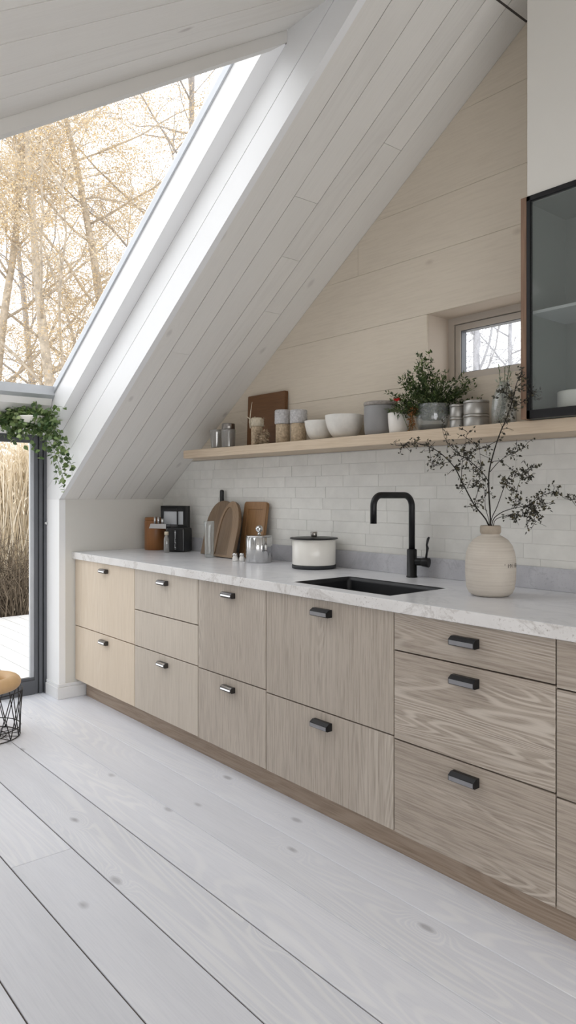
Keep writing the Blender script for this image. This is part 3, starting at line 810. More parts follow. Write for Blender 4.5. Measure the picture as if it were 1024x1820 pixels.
def bowl(name, lab, x, y, r, h, mat, z=SZ):
    t = thing(name, lab, 'bowl', (x, y, z), 0, 'white bowls on the shelf')
    mb = MB()
    out = [(0, 0), (r * .42, 0), (r * .45, .004), (r * .47, .008)]
    for k in range(1, 9):
        s = k / 8; out.append((r * (.47 + .53 * math.sin(s * PI / 2) ** .9), .008 + (h - .01) * (1 - math.cos(s * PI / 2)) ** .8))
    out += [(r - .001, h), (r - .005, h)]
    for k in range(7, -1, -1):
        s = k / 8; out.append((r * (.47 + .53 * math.sin(s * PI / 2) ** .9) - .006, .014 + (h - .016) * (1 - math.cos(s * PI / 2)) ** .8))
    out.append((0, .013))
    mb.lathe(out, 44, wob=lambda a, z: 1 + .01 * math.sin(3 * a + 1) + .006 * math.sin(7 * a + 40 * z))
    mb.build('body', M[mat], t)
bowl('ceramic_bowl', 'smaller white bowl next to the sand-coloured jars', 1.708, -.125, .077, .1, 'bowl')
bowl('ceramic_bowl', 'larger white bowl beside the grey lidded crock', 1.885, -.135, .090, .112, 'bowl')

t = thing('stoneware_crock', 'large grey stoneware crock with ridged lid on the shelf', 'jar', (2.10, -.12, SZ))
mb = MB(); mb.lathe([(0, 0), (.06, 0), (.068, .005), (.073, .03), (.075, .08), (.074, .132), (.071, .136), (0, .136)], 44); mb.build('body', M['grey_ceramic'], t)
mb = MB(); pr = [(0, .1362), (.073, .1362), (.0755, .139), (.0755, .148)]
for k in range(7):
    rr_ = .0745 - k * .0095; pr += [(rr_, .151 + k * .0012), (rr_ - .004, .1535 + k * .0012), (rr_ - .008, .1515 + k * .0012)]
pr.append((0, .162)); mb.lathe(pr, 44); mb.build('lid', M['woven_grey'], t)

t = thing('ceramic_cup', 'small white cup between the grey crock and the leafy plant', 'cup', (2.246, -.165, SZ))
mb = MB(); mb.lathe(vessel(.09, .039, .046, .004, curve=.002), 36); mb.build('body', M['ceramic'], t)

# leafy plant in a glass bowl
t = thing('potted_plant', 'bushy dark green plant in a clear glass bowl on the shelf', 'plant', (2.398, -.13, SZ))
mb = MB(); mb.lathe(vessel(.115, .055, .068, .003, curve=.006), 40); mb.build('glass_bowl', M['glassware'], t)
mb = MB(); mb.lathe([(0, .0065), (.048, .0065), (.053, .016), (.055, .028), (0, .033)], 24); mb.build('soil', M['soil'], t)
ms, ml = MB(), MB(); rr = random.Random(21)
lat = Vector((.641, .7677, 0))
for i in range(92):
    side = rr.uniform(-1, 1)
    az = rr.uniform(0, 2 * PI)
    up = rr.uniform(.06, .255) * (1 - .4 * abs(side))
    d0 = Vector((lat.x * side * .185 + rr.uniform(-.03, .03), max(-.1, min(.075, lat.y * side * .185 + rr.uniform(-.07, .03))), up))
    p0 = Vector((rr.uniform(-.03, .03), rr.uniform(-.03, .03), .05)); p1 = p0 + Vector((d0.x * .35, d0.y * .35, d0.z * .6)); p2 = p0 + d0 + Vector((0, 0, .03 - .05 * abs(side)))
    pts = []
    for k in range(9):
        s = k / 8; pts.append(p0 * (1 - s) ** 2 + p1 * 2 * s * (1 - s) + p2 * s * s)
    ms.tube(pts, [.0016 - .0012 * k / 8 for k in range(9)], 5)
    for k in range(2, 9):
        for j in range(9):
            s = k + rr.uniform(-.5, .5); q = pts[k] + Vector((rr.gauss(0, .005), rr.gauss(0, .005), rr.gauss(0, .005)))
            tdir = (pts[k] - pts[k - 1]).normalized()
            d = (tdir * .6 + Vector((rr.gauss(0, .7), rr.gauss(0, .7), rr.gauss(0, .5)))).normalized()
            if q.y + d.y * .03 > .1: continue
            ml.pc = (rr.random() ** 1.5 * (.4 + .6 * k / 8), rr.random(), 0)
            ml.leaf(q, d, Vector((rr.gauss(0, .5), rr.gauss(0, .5), 1)), rr.uniform(.012, .024), rr.uniform(.005, .009))
ms.build('stems', M['stem_green'], t); ml.build('foliage', M['leaf_fern'], t)
t2 = thing('flower_sprig', 'sprig with one red flower and rusty leaves beside the glass bowl', 'flower', (2.352, -.222, SZ))
mb = MB(); mb.tube([(0, 0, 0), (-.012, -.008, .04), (-.040, -.030, .125)], .0012, 6); mb.tube([(0, 0, 0), (.012, .004, .04), (.018, .006, .09)], .0012, 6); mb.build('stem', M['stem_green'], t2)
mb = MB()
for k in range(14):
    a = k * 2.4; d = Vector((math.cos(a), math.sin(a), .35 + .06 * k)).normalized(); mb.leaf(Vector((-.040, -.030, .126)), d, Vector((0, 0, 1)), .021, .017, True)
mb.build('petals', M['red'], t2)
mb = MB(); rr = random.Random(3)
for k in range(220):
    s = rr.random(); q = Vector((.004 + .012 * s + rr.gauss(0, .008), .002 + rr.gauss(0, .008), .012 + .085 * s + rr.gauss(0, .006)))
    mb.pc = (rr.random(), rr.random(), 0); mb.leaf(q, Vector((rr.gauss(0, 1), rr.gauss(0, 1), rr.gauss(0, .7))).normalized(), Vector((0, 0, 1)), .014, .006)
mb.build('leaves', M['leaf_rust'], t2)

for (x, y, r, h, n, lab) in ((2.512, -.115, .030, .052, 2, None), (2.603, -.115, .049, .055, 2, None)):
    for k in range(n):
        if r < .04: lab = ('narrow grey tin standing right of the plant bowl, under another narrow tin', 'narrow grey tin stacked on top of the other narrow tin')[k]
        else: lab = ('wide grey tin under another wide tin, right of the plant', 'wide grey tin on top of the lower wide tin')[k]
        t = thing('tin_canister', lab, 'tin', (x, y, SZ + k * (h + .0004)), 0, 'grey tins stacked on the shelf')
        mb = MB(); mb.lathe([(0, 0), (r - .001, 0), (r, .002), (r, h - .012), (r - .0015, h - .011), (0, h - .011)], 40); mb.build('body', M['tin'], t)
        mb = MB(); mb.lathe([(0, h - .0108), (r - .0004, h - .0108), (r + .001, h - .010), (r + .001, h - .002), (r - .002, h), (0, h)], 40); mb.build('lid', M['tin'], t)

t = thing('bottle_vase', 'clear glass bottle of pale grey-green sprigs beside the wall cabinet', 'vase', (2.755, -.155, SZ))
mb = MB(); pr = [(0, 0), (.04, 0), (.045, .004), (.046, .06), (.043, .1), (.03, .135), (.018, .15), (.018, .165), (.016, .165), (.016, .15), (.028, .133), (.04, .1), (.043, .06), (.042, .008), (0, .008)]
mb.lathe(pr, 36); mb.build('bottle', M['glassware'], t)
ms, ml = MB(), MB(); rr = random.Random(8)
for i in range(12):
    a = rr.uniform(0, 2 * PI); r0 = rr.uniform(0, .012); top = rr.uniform(.12, .225); sp = rr.uniform(.01, .034)
    pts = [Vector((rr.uniform(-.02, .02), rr.uniform(-.02, .02), .012)), Vector((r0 * math.cos(a), r0 * math.sin(a), .09)), Vector((.012 * math.cos(a), .012 * math.sin(a), min(top, .158))), Vector((sp * math.cos(a), sp * math.sin(a), top + .002))]
    ms.tube(pts, .001, 5)
    for k in range(46):
        s = rr.random() * 2.99; j = int(s); q = pts[j].lerp(pts[j + 1], s - j)
        lim = .036 if q.z < .12 else .028
        q = q + Vector((rr.gauss(0, .01), rr.gauss(0, .01), 0))
        rad = math.hypot(q.x, q.y)
        if q.z < .15 and rad > .028 and q.z > .11: continue
        if rad > lim: q.x *= lim / rad; q.y *= lim / rad
        ml.pc = (rr.random(), rr.random(), 0)
        ml.leaf(q, Vector((rr.gauss(0, 1), rr.gauss(0, 1), rr.gauss(.4, .6))).normalized(), Vector((0, 0, 1)), .012, .006)
ms.build('stems', M['stem_green'], t); ml.build('leaves', M['leaf_sage'], t)

# ------------------------------------------------------------------ things on the worktop
CZT = .9
t = thing('wooden_canister', 'round amber-brown wooden canister in the worktop corner', 'container', (.158, -.158, CZT))
mb = MB(); mb.lathe([(0, .0003), (.066, .0003), (.069, .003), (.069, .185), (.067, .188), (0, .188)], 44); mb.build('body', M['copper'], t)
mb = MB(); mb.lathe([(0, .1885), (.066, .1885), (.068, .191), (.067, .206), (.063, .21), (0, .21)], 44); mb.build('lid', M['copper'], t)

# coffee machine
t = thing('coffee_machine', 'black coffee machine with silver shelf left of the boards', 'coffee machine', (.352, -.155, CZT), math.radians(30))
mb = MB()
mb.box(-.01, .118, -.05, .06, .0004, .15); mb.build('body', M['black_plastic'], t, bev=.012, seg=4)
mb = MB(); ring(mb, -.088, .09, .15, .285, .018, .02, .055); mb.box(-.088, .09, .02, .055, .25, .285); mb.box(.028, .034, .018, .055, .15, .27); mb.box(.074, .105, .02, .055, .13, .285)
mb.build('back_frame', M['black_plastic'], t, bev=.003)
mb = MB(); mb.box(-.07, .028, .03, .045, .168, .25); mb.box(.034, .074, .03, .045, .168, .25); mb.build('window', M['frame_pale'], t)
mb = MB(); mb.prism([(-.135, .143), (-.012, .143), (-.012, .174), (-.122, .174)], -.045, .02, 'xzy'); mb.build('shelf', M['chrome'], t, bev=.002)
mb = MB()
for x in (-.11, -.085): mb.tube([(x, -.01, .1745), (x, -.01, .215)], .0075, 12)
mb.tube([(-.055, -.01, .1745), (-.055, -.01, .205)], .010, 12); mb.build('nozzle', M['chrome'], t)
mb = MB(); z = .018; rr = random.Random(5)
for k in range(15):
    h = .0048; x0 = .052
    if k > 7: mb.box(x0 + rr.uniform(0, .002), x0 + rr.uniform(.006, .009), -.0506, -.0498, z, z + h)
    else:
        mb.box(x0, x0 + .009, -.0506, -.0498, z, z + .0013); mb.box(x0 + rr.choice((0, .0075)), x0 + rr.choice((.002, .009)), -.0506, -.0498, z, z + h)
    z += .0078
mb.build('lettering', M['white_ink'], t)
t = thing('glass_bottle', 'small clear glass bottle with cream cap before the coffee machine', 'bottle', (.432, -.235, CZT))
mb = MB(); mb.lathe([(0, .0003), (.015, .0003), (.017, .003), (.017, .085), (.011, .1), (.011, .108), (.009, .108), (.009, .1), (.015, .085), (.015, .006), (0, .006)], 24); mb.build('body', M['smoky'], t)
mb = MB(); mb.lathe([(0, .1085), (.013, .1085), (.013, .128), (.011, .13), (0, .13)], 24); mb.build('cap', M['straw'], t)

# leaning boards.  local x along the wall, z up the board, tilt back towards the wall
def lean(o, deg): o.rotation_euler = (math.radians(-deg), 0, 0)
def arch_pts(w, h, n=18, p=2.2):
    out = [(-w, 0), (w, 0)]
    s0 = h * .45
    for k in range(n + 1):
        a = PI / 2 * k / n; out.append((w * math.cos(a) ** (2 / p) if k < n else 0, s0 + (h - s0) * math.sin(a) ** (2 / p)))
    for k in range(n - 1, -1, -1):
        a = PI / 2 * k / n; out.append((-w * math.cos(a) ** (2 / p), s0 + (h - s0) * math.sin(a) ** (2 / p)))
    return out
t = thing('cutting_board', 'broad arched grey-brown cutting board leaning behind the clear tumbler', 'cutting board', (.80, -.128, CZT), 0, 'wooden boards leaning on the tiles')
mb = MB(); mb.prism(arch_pts(.142, .325), -.010, .010, 'xzy'); o = mb.build('board', M['grey_oak_board'], t, bev=.004); lean(o, 13); o.location.z = .0028
t = thing('cutting_board', 'slim round-topped cutting board overlapping the broad arched one', 'cutting board', (.945, -.168, CZT), 0, 'wooden boards leaning on the tiles')
mb = MB()
outer = arch_pts(.098, .322, 18, 2.0); inner = [(x * .62 - .02, .012 + z * .86) for x, z in arch_pts(.098, .322, 18, 2.0)]
mb.prism(outer, -.007, .010, 'xzy')
o = mb.build('board', M['grey_oak_board'], t, bev=.004); lean(o, 14); o.location.z = .0028
mb = MB(); n_ = len(outer); b = len(mb.v)
mb.v += [(p[0], -.0072, p[1]) for p in outer] + [(p[0], -.0072, p[1]) for p in inner] + [(p[0], -.0125, p[1]) for p in outer] + [(p[0], -.0125, p[1]) for p in inner]
for k in range(n_):
    k2 = (k + 1) % n_
    mb.face([b + 2 * n_ + k, b + 2 * n_ + k2, b + 3 * n_ + k2, b + 3 * n_ + k])
    mb.face([b + 3 * n_ + k, b + 3 * n_ + k2, b + n_ + k2, b + n_ + k])
    mb.face([b + k, b + k2, b + 2 * n_ + k2, b + 2 * n_ + k])
r_ = mb.build('rim', M['walnut_z'], o)
t = thing('cutting_board', 'rectangular warm oak cutting board with raised border, behind the chrome jar', 'cutting board', (1.085, -.078, CZT), 0, 'wooden boards leaning on the tiles')
mb = MB(); mb.prism([(p[0], p[1] + .158) for p in rrect(.102, .158, .018)], -.006, .008, 'xzy')
o = mb.build('board', M['oak_board'], t, bev=.003); lean(o, 8); o.location.z = .0016
mb = MB()
out = [(p[0], p[1] + .158) for p in rrect(.102, .158, .018)]; inn = [(p[0] + .004, p[1] + .150) for p in rrect(.07, .125, .006)]
n_ = len(out); b = len(mb.v)
for y in (-.0062, -.0125):
    mb.v += [(p[0], y, p[1]) for p in out] + [(p[0], y, p[1]) for p in inn]
for k in range(n_):
    k2 = (k + 1) % n_
    mb.face([b + 2 * n_ + k, b + 2 * n_ + k2, b + 3 * n_ + k2, b + 3 * n_ + k]); mb.face([b + 3 * n_ + k, b + 3 * n_ + k2, b + n_ + k2, b + n_ + k]); mb.face([b + k, b + k2, b + 2 * n_ + k2, b + 2 * n_ + k])
mb.build('border', M['oak_board'], o)
t = thing('kitchen_knife', 'black-handled knife standing behind the broad arched board', 'knife', (.735, -.034, CZT))
mb = MB(); mb.prism([(-.018, 0), (.014, .0), (.014, .285), (-.018, .285)], -.001, .001, 'xzy'); o1 = mb.build('blade', M['chrome'], t); o1.location.z = .0006
mb = MB(); mb.prism([(-.012, .285), (.012, .285), (.014, .31), (.011, .34), (.012, .375), (.006, .385), (-.006, .385), (-.010, .375)], -.009, .009, 'xzy'); mb.build('handle', M['black_plastic'], t, bev=.003)
t = thing('tall_tumbler', 'tall clear glass tumbler standing before the broad arched board', 'glass', (.872, -.215, CZT))
mb = MB(); mb.lathe([(r, z + .0003) for r, z in vessel(.205, .026, .03, .003)], 32); mb.build('body', M['glassware'], t)

for (x, y, lab) in ((1.15, -.235, 'small white shaker farther from the chrome jar'), (1.178, -.21, 'small white shaker nearer the chrome jar')):
    t = thing('salt_shaker', lab, 'shaker', (x, y, CZT), 0, 'pair of small shakers')
    mb = MB(); mb.lathe([(0, .0003), (.013, .0003), (.0145, .003), (.0145, .02), (.0115, .024), (.012, .03), (0, .03)], 20); mb.build('body', M['salt'], t)
    mb = MB(); mb.lathe([(0, .0305), (.0135, .0305), (.0145, .034), (.0125, .043), (0, .046)], 20); mb.build('cap', M['chrome'], t)
t = thing('chrome_jar', 'fluted chrome jar with a round knob beside the white pot', 'jar', (1.275, -.168, CZT))
mb = MB(); fl_ = lambda a, z: 1 + .028 * math.cos(14 * a)
mb.lathe([(0, .0003), (.065, .0003), (.0685, .003), (.0685, .132), (.066, .135), (0, .135)], 96, wob=fl_); mb.build('body', M['chrome'], t)
mb = MB(); mb.lathe([(0, .1352), (.069, .1352), (.0705, .137), (.069, .141), (.03, .143), (.012, .145), (.007, .15), (.007, .158), (0, .159)], 48); mb.sphere((0, 0, .176), .02, 20, 12); mb.build('lid', M['chrome'], t)

t = thing('cooking_pot', 'white enamel pot with flat black lid left of the sink', 'pot', (1.685, -.147, CZT))
mb = MB(); mb.lathe([(0, .018), (.104, .018), (.106, .022), (.106, .139), (.104, .141), (0, .141)], 64); mb.build('body', M['lacquer'], t)
mb = MB(); mb.lathe([(0, .0004), (.103, .0004), (.1075, .003), (.1078, .014), (.106, .0178), (0, .0178)], 64); mb.build('base_ring', M['frame_dark'], t)
mb = MB(); mb.lathe([(0, .1415), (.112, .1415), (.117, .143), (.1175, .146), (.115, .148), (.02, .152), (0, .152)], 64)
lid_ = mb.build('lid', M['black'], t)
mb = MB(); mb.lathe([(0, .1522), (.014, .1522), (.015, .154), (.0165, .174), (.015, .176), (0, .176)], 28); mb.build('knob', M['pewter'], lid_)

# stoneware vase with printed mark
VX, VY = 2.795, -.30
t = thing('stoneware_vase', 'round-shouldered raw stoneware vase holding dry branches on the worktop', 'vase', (VX, VY, CZT), math.radians(50.13))
prof = [(0, .0004), (.058, .0004), (.066, .003), (.076, .012), (.083, .028), (.0865, .055), (.088, .09), (.0875, .125), (.084, .152), (.075, .178), (.061, .197), (.045, .208), (.034, .213),
        (.0315, .217), (.033, .220), (.0355, .224), (.0355, .243), (.0335, .2475), (.029, .2478), (.026, .244), (.026, .215), (.05, .2), (.075, .15), (.08, .09), (.07, .02), (0, .012)]
mb = MB(); mb.lathe(prof, 64); vo_ = mb.build('body', M['stoneware'], t)
mb = MB(); mb.lathe([(.0325, .2185), (.0345, .2215), (.0362, .2245), (.0362, .243), (.0338, .2482), (.0295, .2482)], 48); mb.build('collar', plain('darker_stoneware', srgb(172, 160, 145), .8, 0, .2, .06, 30), t)
fcu = bpy.data.curves.new('mark', 'FONT'); fcu.body = "' 191 EE="; fcu.size = .02; fcu.space_character = 1.0; fcu.resolution_u = 3
fo = bpy.data.objects.new('mark_source', fcu); COL.objects.link(fo)
dg = bpy.context.evaluated_depsgraph_get(); me = bpy.data.meshes.new_from_object(fo.evaluated_get(dg))
bpy.data.objects.remove(fo)
wmax = max(v.co.x for v in me.vertices)
for v in me.vertices:
    ang = math.radians(-90 + 16) + (v.co.x / wmax) * math.radians(56); z = .1045 + v.co.y * .95
    v.co = (.0886 * math.cos(ang), .0886 * math.sin(ang), z)
me.materials.clear(); me.materials.append(M['ink'])
o = bpy.data.objects.new('lettering', me); COL.objects.link(o); o.parent = t

# dry branches: local x = across the picture, z up, y away from the viewer
K = .000672
def bp(p, y=0): return Vector(((p[0] - 570) * K, y, (575 - p[1]) * K))
branches = [
    ('tallest dark upright branch in the stoneware vase reaching past the shelf', [
        ([(570, 640), (568, 575), (556, 400), (553, 290), (575, 180), (600, 90), (630, 10), (655, -80), (668, -160), (690, -215)], 0, -.10, .0032, .55),
        ([(552, 350), (510, 290), (430, 225), (380, 200), (310, 130), (285, 60)], -.03, -.09, .0017, .35),
        ([(555, 290), (600, 240), (650, 205), (700, 185), (748, 160)], -.03, .0, .0014, .3),
        ([(590, 125), (520, 160), (440, 190), (395, 200)], -.06, -.1, .0012, .3),
        ([(640, -30), (690, -60), (720, -90), (740, -120)], -.09, -.1, .0012, .0),
        ([(648, -70), (610, -105), (575, -110)], -.09, -.1, .001, .0)]),
    ('dark branch leaning far left over the faucet from the stoneware vase', [
        ([(566, 640), (560, 572), (480, 460), (410, 330), (370, 260), (290, 185), (200, 145), (130, 150), (60, 152)], 0, -.04, .0029, .45),
        ([(480, 452), (495, 400), (500, 350), (450, 372), (390, 378)], -.01, -.04, .0013, .4),
        ([(370, 262), (440, 275), (500, 280)], -.02, -.05, .0012, .5),
        ([(350, 235), (290, 250), (235, 262)], -.02, -.05, .0011, .3),
        ([(410, 330), (408, 260), (420, 160), (425, 85)], -.02, -.06, .0013, .4)]),
    ('thin straight twig beside the tallest branch in the stoneware vase', [
        ([(574, 640), (568, 570), (548, 480), (545, 400), (530, 290), (520, 170)], .008, .02, .0014, .5),
        ([(546, 420), (500, 455), (470, 480)], .01, .0, .001, .3)]),
    ('short dark branch rising right from the stoneware vase', [
        ([(567, 640), (573, 570), (610, 470), (655, 350), (690, 300), (745, 310), (800, 330)], .005, .02, .0018, .45),
        ([(655, 350), (670, 385), (720, 395)], .01, .0, .001, .0),
        ([(745, 308), (775, 290), (790, 265)], .01, .03, .001, .0)]),
    ('long dark branch arching right to the edge of the photo', [
        ([(573, 640), (578, 570), (620, 510), (700, 480), (780, 465), (850, 415), (930, 395), (980, 430), (1040, 432)], 0, .03, .0019, .35),
        ([(760, 468), (800, 485), (810, 505)], .01, .0, .001, .0),
        ([(830, 430), (850, 460), (858, 480)], .01, .0, .001, .0),
        ([(700, 480), (735, 450), (722, 425)], .0, .02, .001, .3)]),
    ('low drooping dark branch on the right of the stoneware vase', [
        ([(577, 640), (582, 572), (620, 527), (700, 521), (770, 530), (810, 555), (850, 575)], -.005, -.03, .0015, .4),
        ([(680, 522), (700, 545), (712, 570)], -.01, -.02, .001, .0),
        ([(770, 530), (800, 500), (790, 480)], -.01, -.03, .001, .0)]),
]
for bi, (lab, paths) in enumerate(branches):
    rr = random.Random(100 + bi)
    t = thing('dried_branch', lab, 'branch', (VX, VY, CZT + .246), math.radians(50.13), 'dry branches in the stoneware vase')
    ms, ml = MB(), MB()
    for (pp, ya, yb2, r, start) in paths:
        P = [bp(p, ya + (yb2 - ya) * (i / (len(pp) - 1)) ** 1.3) for i, p in enumerate(pp)]
        if pp[0][1] > 600: P[0] = Vector(((rr.random() - .5) * .03, (rr.random() - .5) * .03, -.12))
        # smooth the path
        Q = []
        for i in range(len(P) - 1):
            p0, p1, p2, p3 = P[max(i - 1, 0)], P[i], P[i + 1], P[min(i + 2, len(P) - 1)]
            for k in range(4):
                s = k / 4
                Q.append(.5 * ((2 * p1) + (p2 - p0) * s + (2 * p0 - 5 * p1 + 4 * p2 - p3) * s * s + (3 * p1 - p0 - 3 * p2 + p3) * s ** 3))
        Q.append(P[-1]); L = len(Q)
        ms.tube(Q, [r * (1 - .7 * i / L) for i in range(L)], 6)
        big = r > .0016
        for i in range(L):
            f = i / (L - 1)
            if f < start or Q[i].z < .015: continue
            for _ in range(2):
                if rr.random() < .3: continue
                d = Vector((rr.gauss(0, 1), rr.gauss(0, .45), rr.gauss(.25, .8))).normalized(); ln = rr.uniform(.012, .042)
                e1 = Q[i] + d * ln * .5 + Vector((0, 0, .003)); e2 = Q[i] + d * ln + Vector((rr.gauss(0, .005), 0, rr.gauss(0, .005)))
                ms.tube([Q[i], e1, e2], [.0011, .0009, .0006], 4)
                for _ in range(rr.randint(3, 6)):
                    q = (e1 if rr.random() < .4 else e2) + Vector((rr.gauss(0, .004), rr.gauss(0, .004), rr.gauss(0, .004)))
                    ml.pc = (rr.random(), rr.random(), 0)
                    ml.leaf(q, Vector((rr.gauss(0, 1), rr.gauss(0, 1), rr.gauss(0, 1))).normalized(), Vector((rr.gauss(0, 1), rr.gauss(0, 1), rr.gauss(0, 1))), rr.uniform(.008, .016), rr.uniform(.005, .010))
    ms.build('stem', M['twig_dark'], t); ml.build('leaves', M['leaf_dry'], t)

# ------------------------------------------------------------------ hanging plant by the door
HX, HY, HZ = .065, -.93, 1.668
t = thing('hanging_plant', 'trailing green plant hanging at the top of the glazed door', 'plant', (HX, HY, HZ))
mb = MB(); mb.lathe([(0, 0), (.05, 0), (.075, .012), (.085, .04), (.088, .048), (.082, .05), (.078, .042), (.06, .02), (0, .012)], 32, wob=None)
mb.build('bowl', M['lacquer'], t)
mb = MB(); mb.lathe([(0, .0125), (.058, .022), (.076, .042), (0, .047)], 24); mb.build('soil', M['soil'], t)
mb = MB()
for a in (0, 2.1, 4.2): mb.tube([(.084 * math.cos(a), .084 * math.sin(a), .046), (0, 0, .135)], .0012, 5)
mb.tube([(0, 0, .133), (0, 0, .16)], .0015, 5); mb.build('hanger', M['wire'], t)
ms, ml = MB(), MB(); rr = random.Random(31)
LAT, FWD = Vector((.641, .7677, 0)), Vector((-.7677, .641, 0))
def strand(dx, dz, n, bow, dens, fwd=0, spread=.012, lsize=(.024, .04)):
    p0 = Vector((rr.uniform(-.05, .05), rr.uniform(-.05, .05), .045))
    p2 = LAT * dx - FWD * fwd + Vector((0, 0, dz)); p1 = (p0 + p2) * .5 + Vector((0, 0, bow)) + LAT * dx * .25
    Q = []
    for k in range(n + 1):
        s = k / n; q = p0 * (1 - s) ** 2 + p1 * 2 * s * (1 - s) + p2 * s * s
        Q.append(q + Vector((rr.gauss(0, .003), rr.gauss(0, .003), rr.gauss(0, .003))))
    ms.tube(Q, [.0013 - .0008 * k / n for k in range(n + 1)], 5)
    for k in range(1, n + 1):
        for _ in range(dens):
            q = Q[k] + Vector((rr.gauss(0, spread), rr.gauss(0, spread), rr.gauss(0, spread)))
            d = Vector((rr.gauss(0, 1), rr.gauss(0, 1), rr.gauss(-.5, .6))).normalized()
            ml.pc = (rr.random(), rr.random(), 0)
            ml.leaf(q, d, Vector((rr.gauss(0, .6), rr.gauss(-.5, .6), rr.gauss(.6, .4))), rr.uniform(*lsize), rr.uniform(lsize[0] * .8, lsize[1] * .85), True)
for i in range(26): strand(rr.uniform(-.22, .17), rr.uniform(-.03, .09), 8, rr.uniform(.02, .07), 3, rr.uniform(0, .07), .016)
for i in range(14): strand(rr.uniform(-.2, .14), rr.uniform(-.09, .02), 8, rr.uniform(.02, .06), 3, rr.uniform(0, .08), .014)
for dx, dz, fw in ((.235, -.30, .09), (.215, -.36, .08), (.20, -.22, .10), (.255, -.24, .09), (.16, -.13, .08), (.18, -.17, .07), (.19, -.34, .09), (.235, -.19, .08)): strand(dx, dz, 11, .1, 2, fw, .010)
for dx, dz, fw in ((-.02, -.12, .06), (.265, -.27, .1), (.28, -.3, .11), (.22, -.39, .09), (.20, -.1, .09), (.15, -.08, .08), (.075, -.20, .08), (-.1, -.11, .05), (.03, -.14, .06)): strand(dx, dz, 7, .04, 2, fw, .008)
strand(.20, .10, 6, .05, 1, .05, .004)
ms.build('stems', M['stem_green'], t); ml.build('leaves', M['leaf_ivy'], t)

# ------------------------------------------------------------------ wire stool with ring cushion
BX, BY = .43, -1.295
t = thing('wire_stool', 'black wire stool with tan ring cushion beside the glazed door', 'stool', (BX, BY, 0))
mb = MB(); R1, R0, ZT = .172, .160, .24
def circ(r, z, n=36): return [(r * math.cos(2 * PI * k / n), r * math.sin(2 * PI * k / n), z) for k in range(n)]
wr = .0026
for r, z in ((R0, .0035), (R0 + .002, .05), (R1, ZT), (.09, .0035), (.05, .012)): mb.tube(circ(r, z), wr, 6, closed=True)
for k in range(14):
    a = 2 * PI * k / 14; b_ = a + .42; c_ = a - .42
    mb.tube([(R0 * math.cos(a), R0 * math.sin(a), .0035), (R1 * math.cos(b_), R1 * math.sin(b_), ZT)], wr, 5)
    mb.tube([(R0 * math.cos(a), R0 * math.sin(a), .0035), (R1 * math.cos(c_), R1 * math.sin(c_), ZT)], wr, 5)
    mb.tube([(.006 * math.cos(a), .006 * math.sin(a), .0055), (.09 * math.cos(a), .09 * math.sin(a), .004), (R0 * math.cos(a), R0 * math.sin(a), .0035)], .0018, 5)
mb.build('wire_frame', M['wire'], t)
mb = MB(); N1, N2 = 48, 20; b = len(mb.v)
for i in range(N1):
    a = 2 * PI * i / N1
    for j in range(N2):
        c_ = 2 * PI * j / N2; rr_ = .124 + .040 * math.cos(c_)
        mb.v.append((rr_ * math.cos(a), rr_ * math.sin(a), .278 + .036 * math.sin(c_)))
for i in range(N1):
    for j in range(N2):
        i2, j2 = (i + 1) % N1, (j + 1) % N2; mb.face([b + i * N2 + j, b + i2 * N2 + j, b + i2 * N2 + j2, b + i * N2 + j2], True)
mb.build('ring_cushion', M['cushion'], t)
mb = MB(); mb.lathe([(0, .243), (.088, .243), (.094, .25), (.09, .268), (.05, .276), (0, .278)], 36); mb.build('seat_pad', M['cushion_top'], t)

# ------------------------------------------------------------------ outdoors
mb = MB(); mb.mi = 0
y = -4.2
while y < 3.4:
    mb.pc = rc(); mb.box(-3.3, XD - .03, y + .004, y + .146, -.06, -.012); y += .15
mb.mi = 1; mb.box(-3.29, XD - .04, -4.2, 3.4, -.12, -.061)
tag(mb.build('deck', [M['deck'], M['gap_soft']]), 'bleached timber deck outside the glazed door', None, None, 'structure')
mb = MB(); n = 24; b = len(mb.v)
for i in range(n + 1):
    for j in range(n + 1):
        mb.v.append((-32 + 40 * i / n, -20 + 50 * j / n, -.16 - .02 * ((i * 7 + j * 5) % 4)))
for i in range(n):
    for j in range(n): mb.face([b + i * (n + 1) + j, b + (i + 1) * (n + 1) + j, b + (i + 1) * (n + 1) + j + 1, b + i * (n + 1) + j + 1], True)
tag(mb.build('ground', M['ground']), 'pale open ground beyond the deck', None, None, 'structure')

# tall dry grass beyond the deck
mb = MB(); rr = random.Random(77)
for i in range(9000):
    x = -3.45 - rr.random() ** 1.3 * 1.6; y = rr.uniform(-1.3, 2.2)
    if x > -3.95 and abs(y - .14) < .85: x -= .55
    h = rr.uniform(1.3, 2.15) * (1 - .12 * math.sin(y * 3 + x)); lx, ly = rr.gauss(0, .12), rr.gauss(0, .16)
    w = rr.uniform(.004, .011); wa = rr.uniform(0, PI); wx, wy = w * math.cos(wa), w * math.sin(wa)
    b = len(mb.v); mb.pc = (rr.random(), rr.random(), 0)
    for s in (0, .4, .75):
        cx, cy = x + lx * s * s, y + ly * s * s
        mb.v += [(cx - wx * (1 - s * .5), cy - wy * (1 - s * .5), h * s - .15), (cx + wx * (1 - s * .5), cy + wy * (1 - s * .5), h * s - .15)]
    mb.v.append((x + lx, y + ly, h - .15))
    mb.face([b, b + 1, b + 3, b + 2]); mb.face([b + 2, b + 3, b + 5, b + 4]); mb.face([b + 4, b + 5, b + 6])
    if rr.random() < .5:
        for _ in range(5):
            q = Vector((x + lx, y + ly, h - .15)) - Vector((lx * .1, ly * .1, rr.uniform(0, .4)))
            mb.leaf(q, Vector((rr.gauss(0, .6), rr.gauss(0, .6), 1)).normalized(), Vector((rr.gauss(0, 1), rr.gauss(0, 1), 0)), .07, .014)
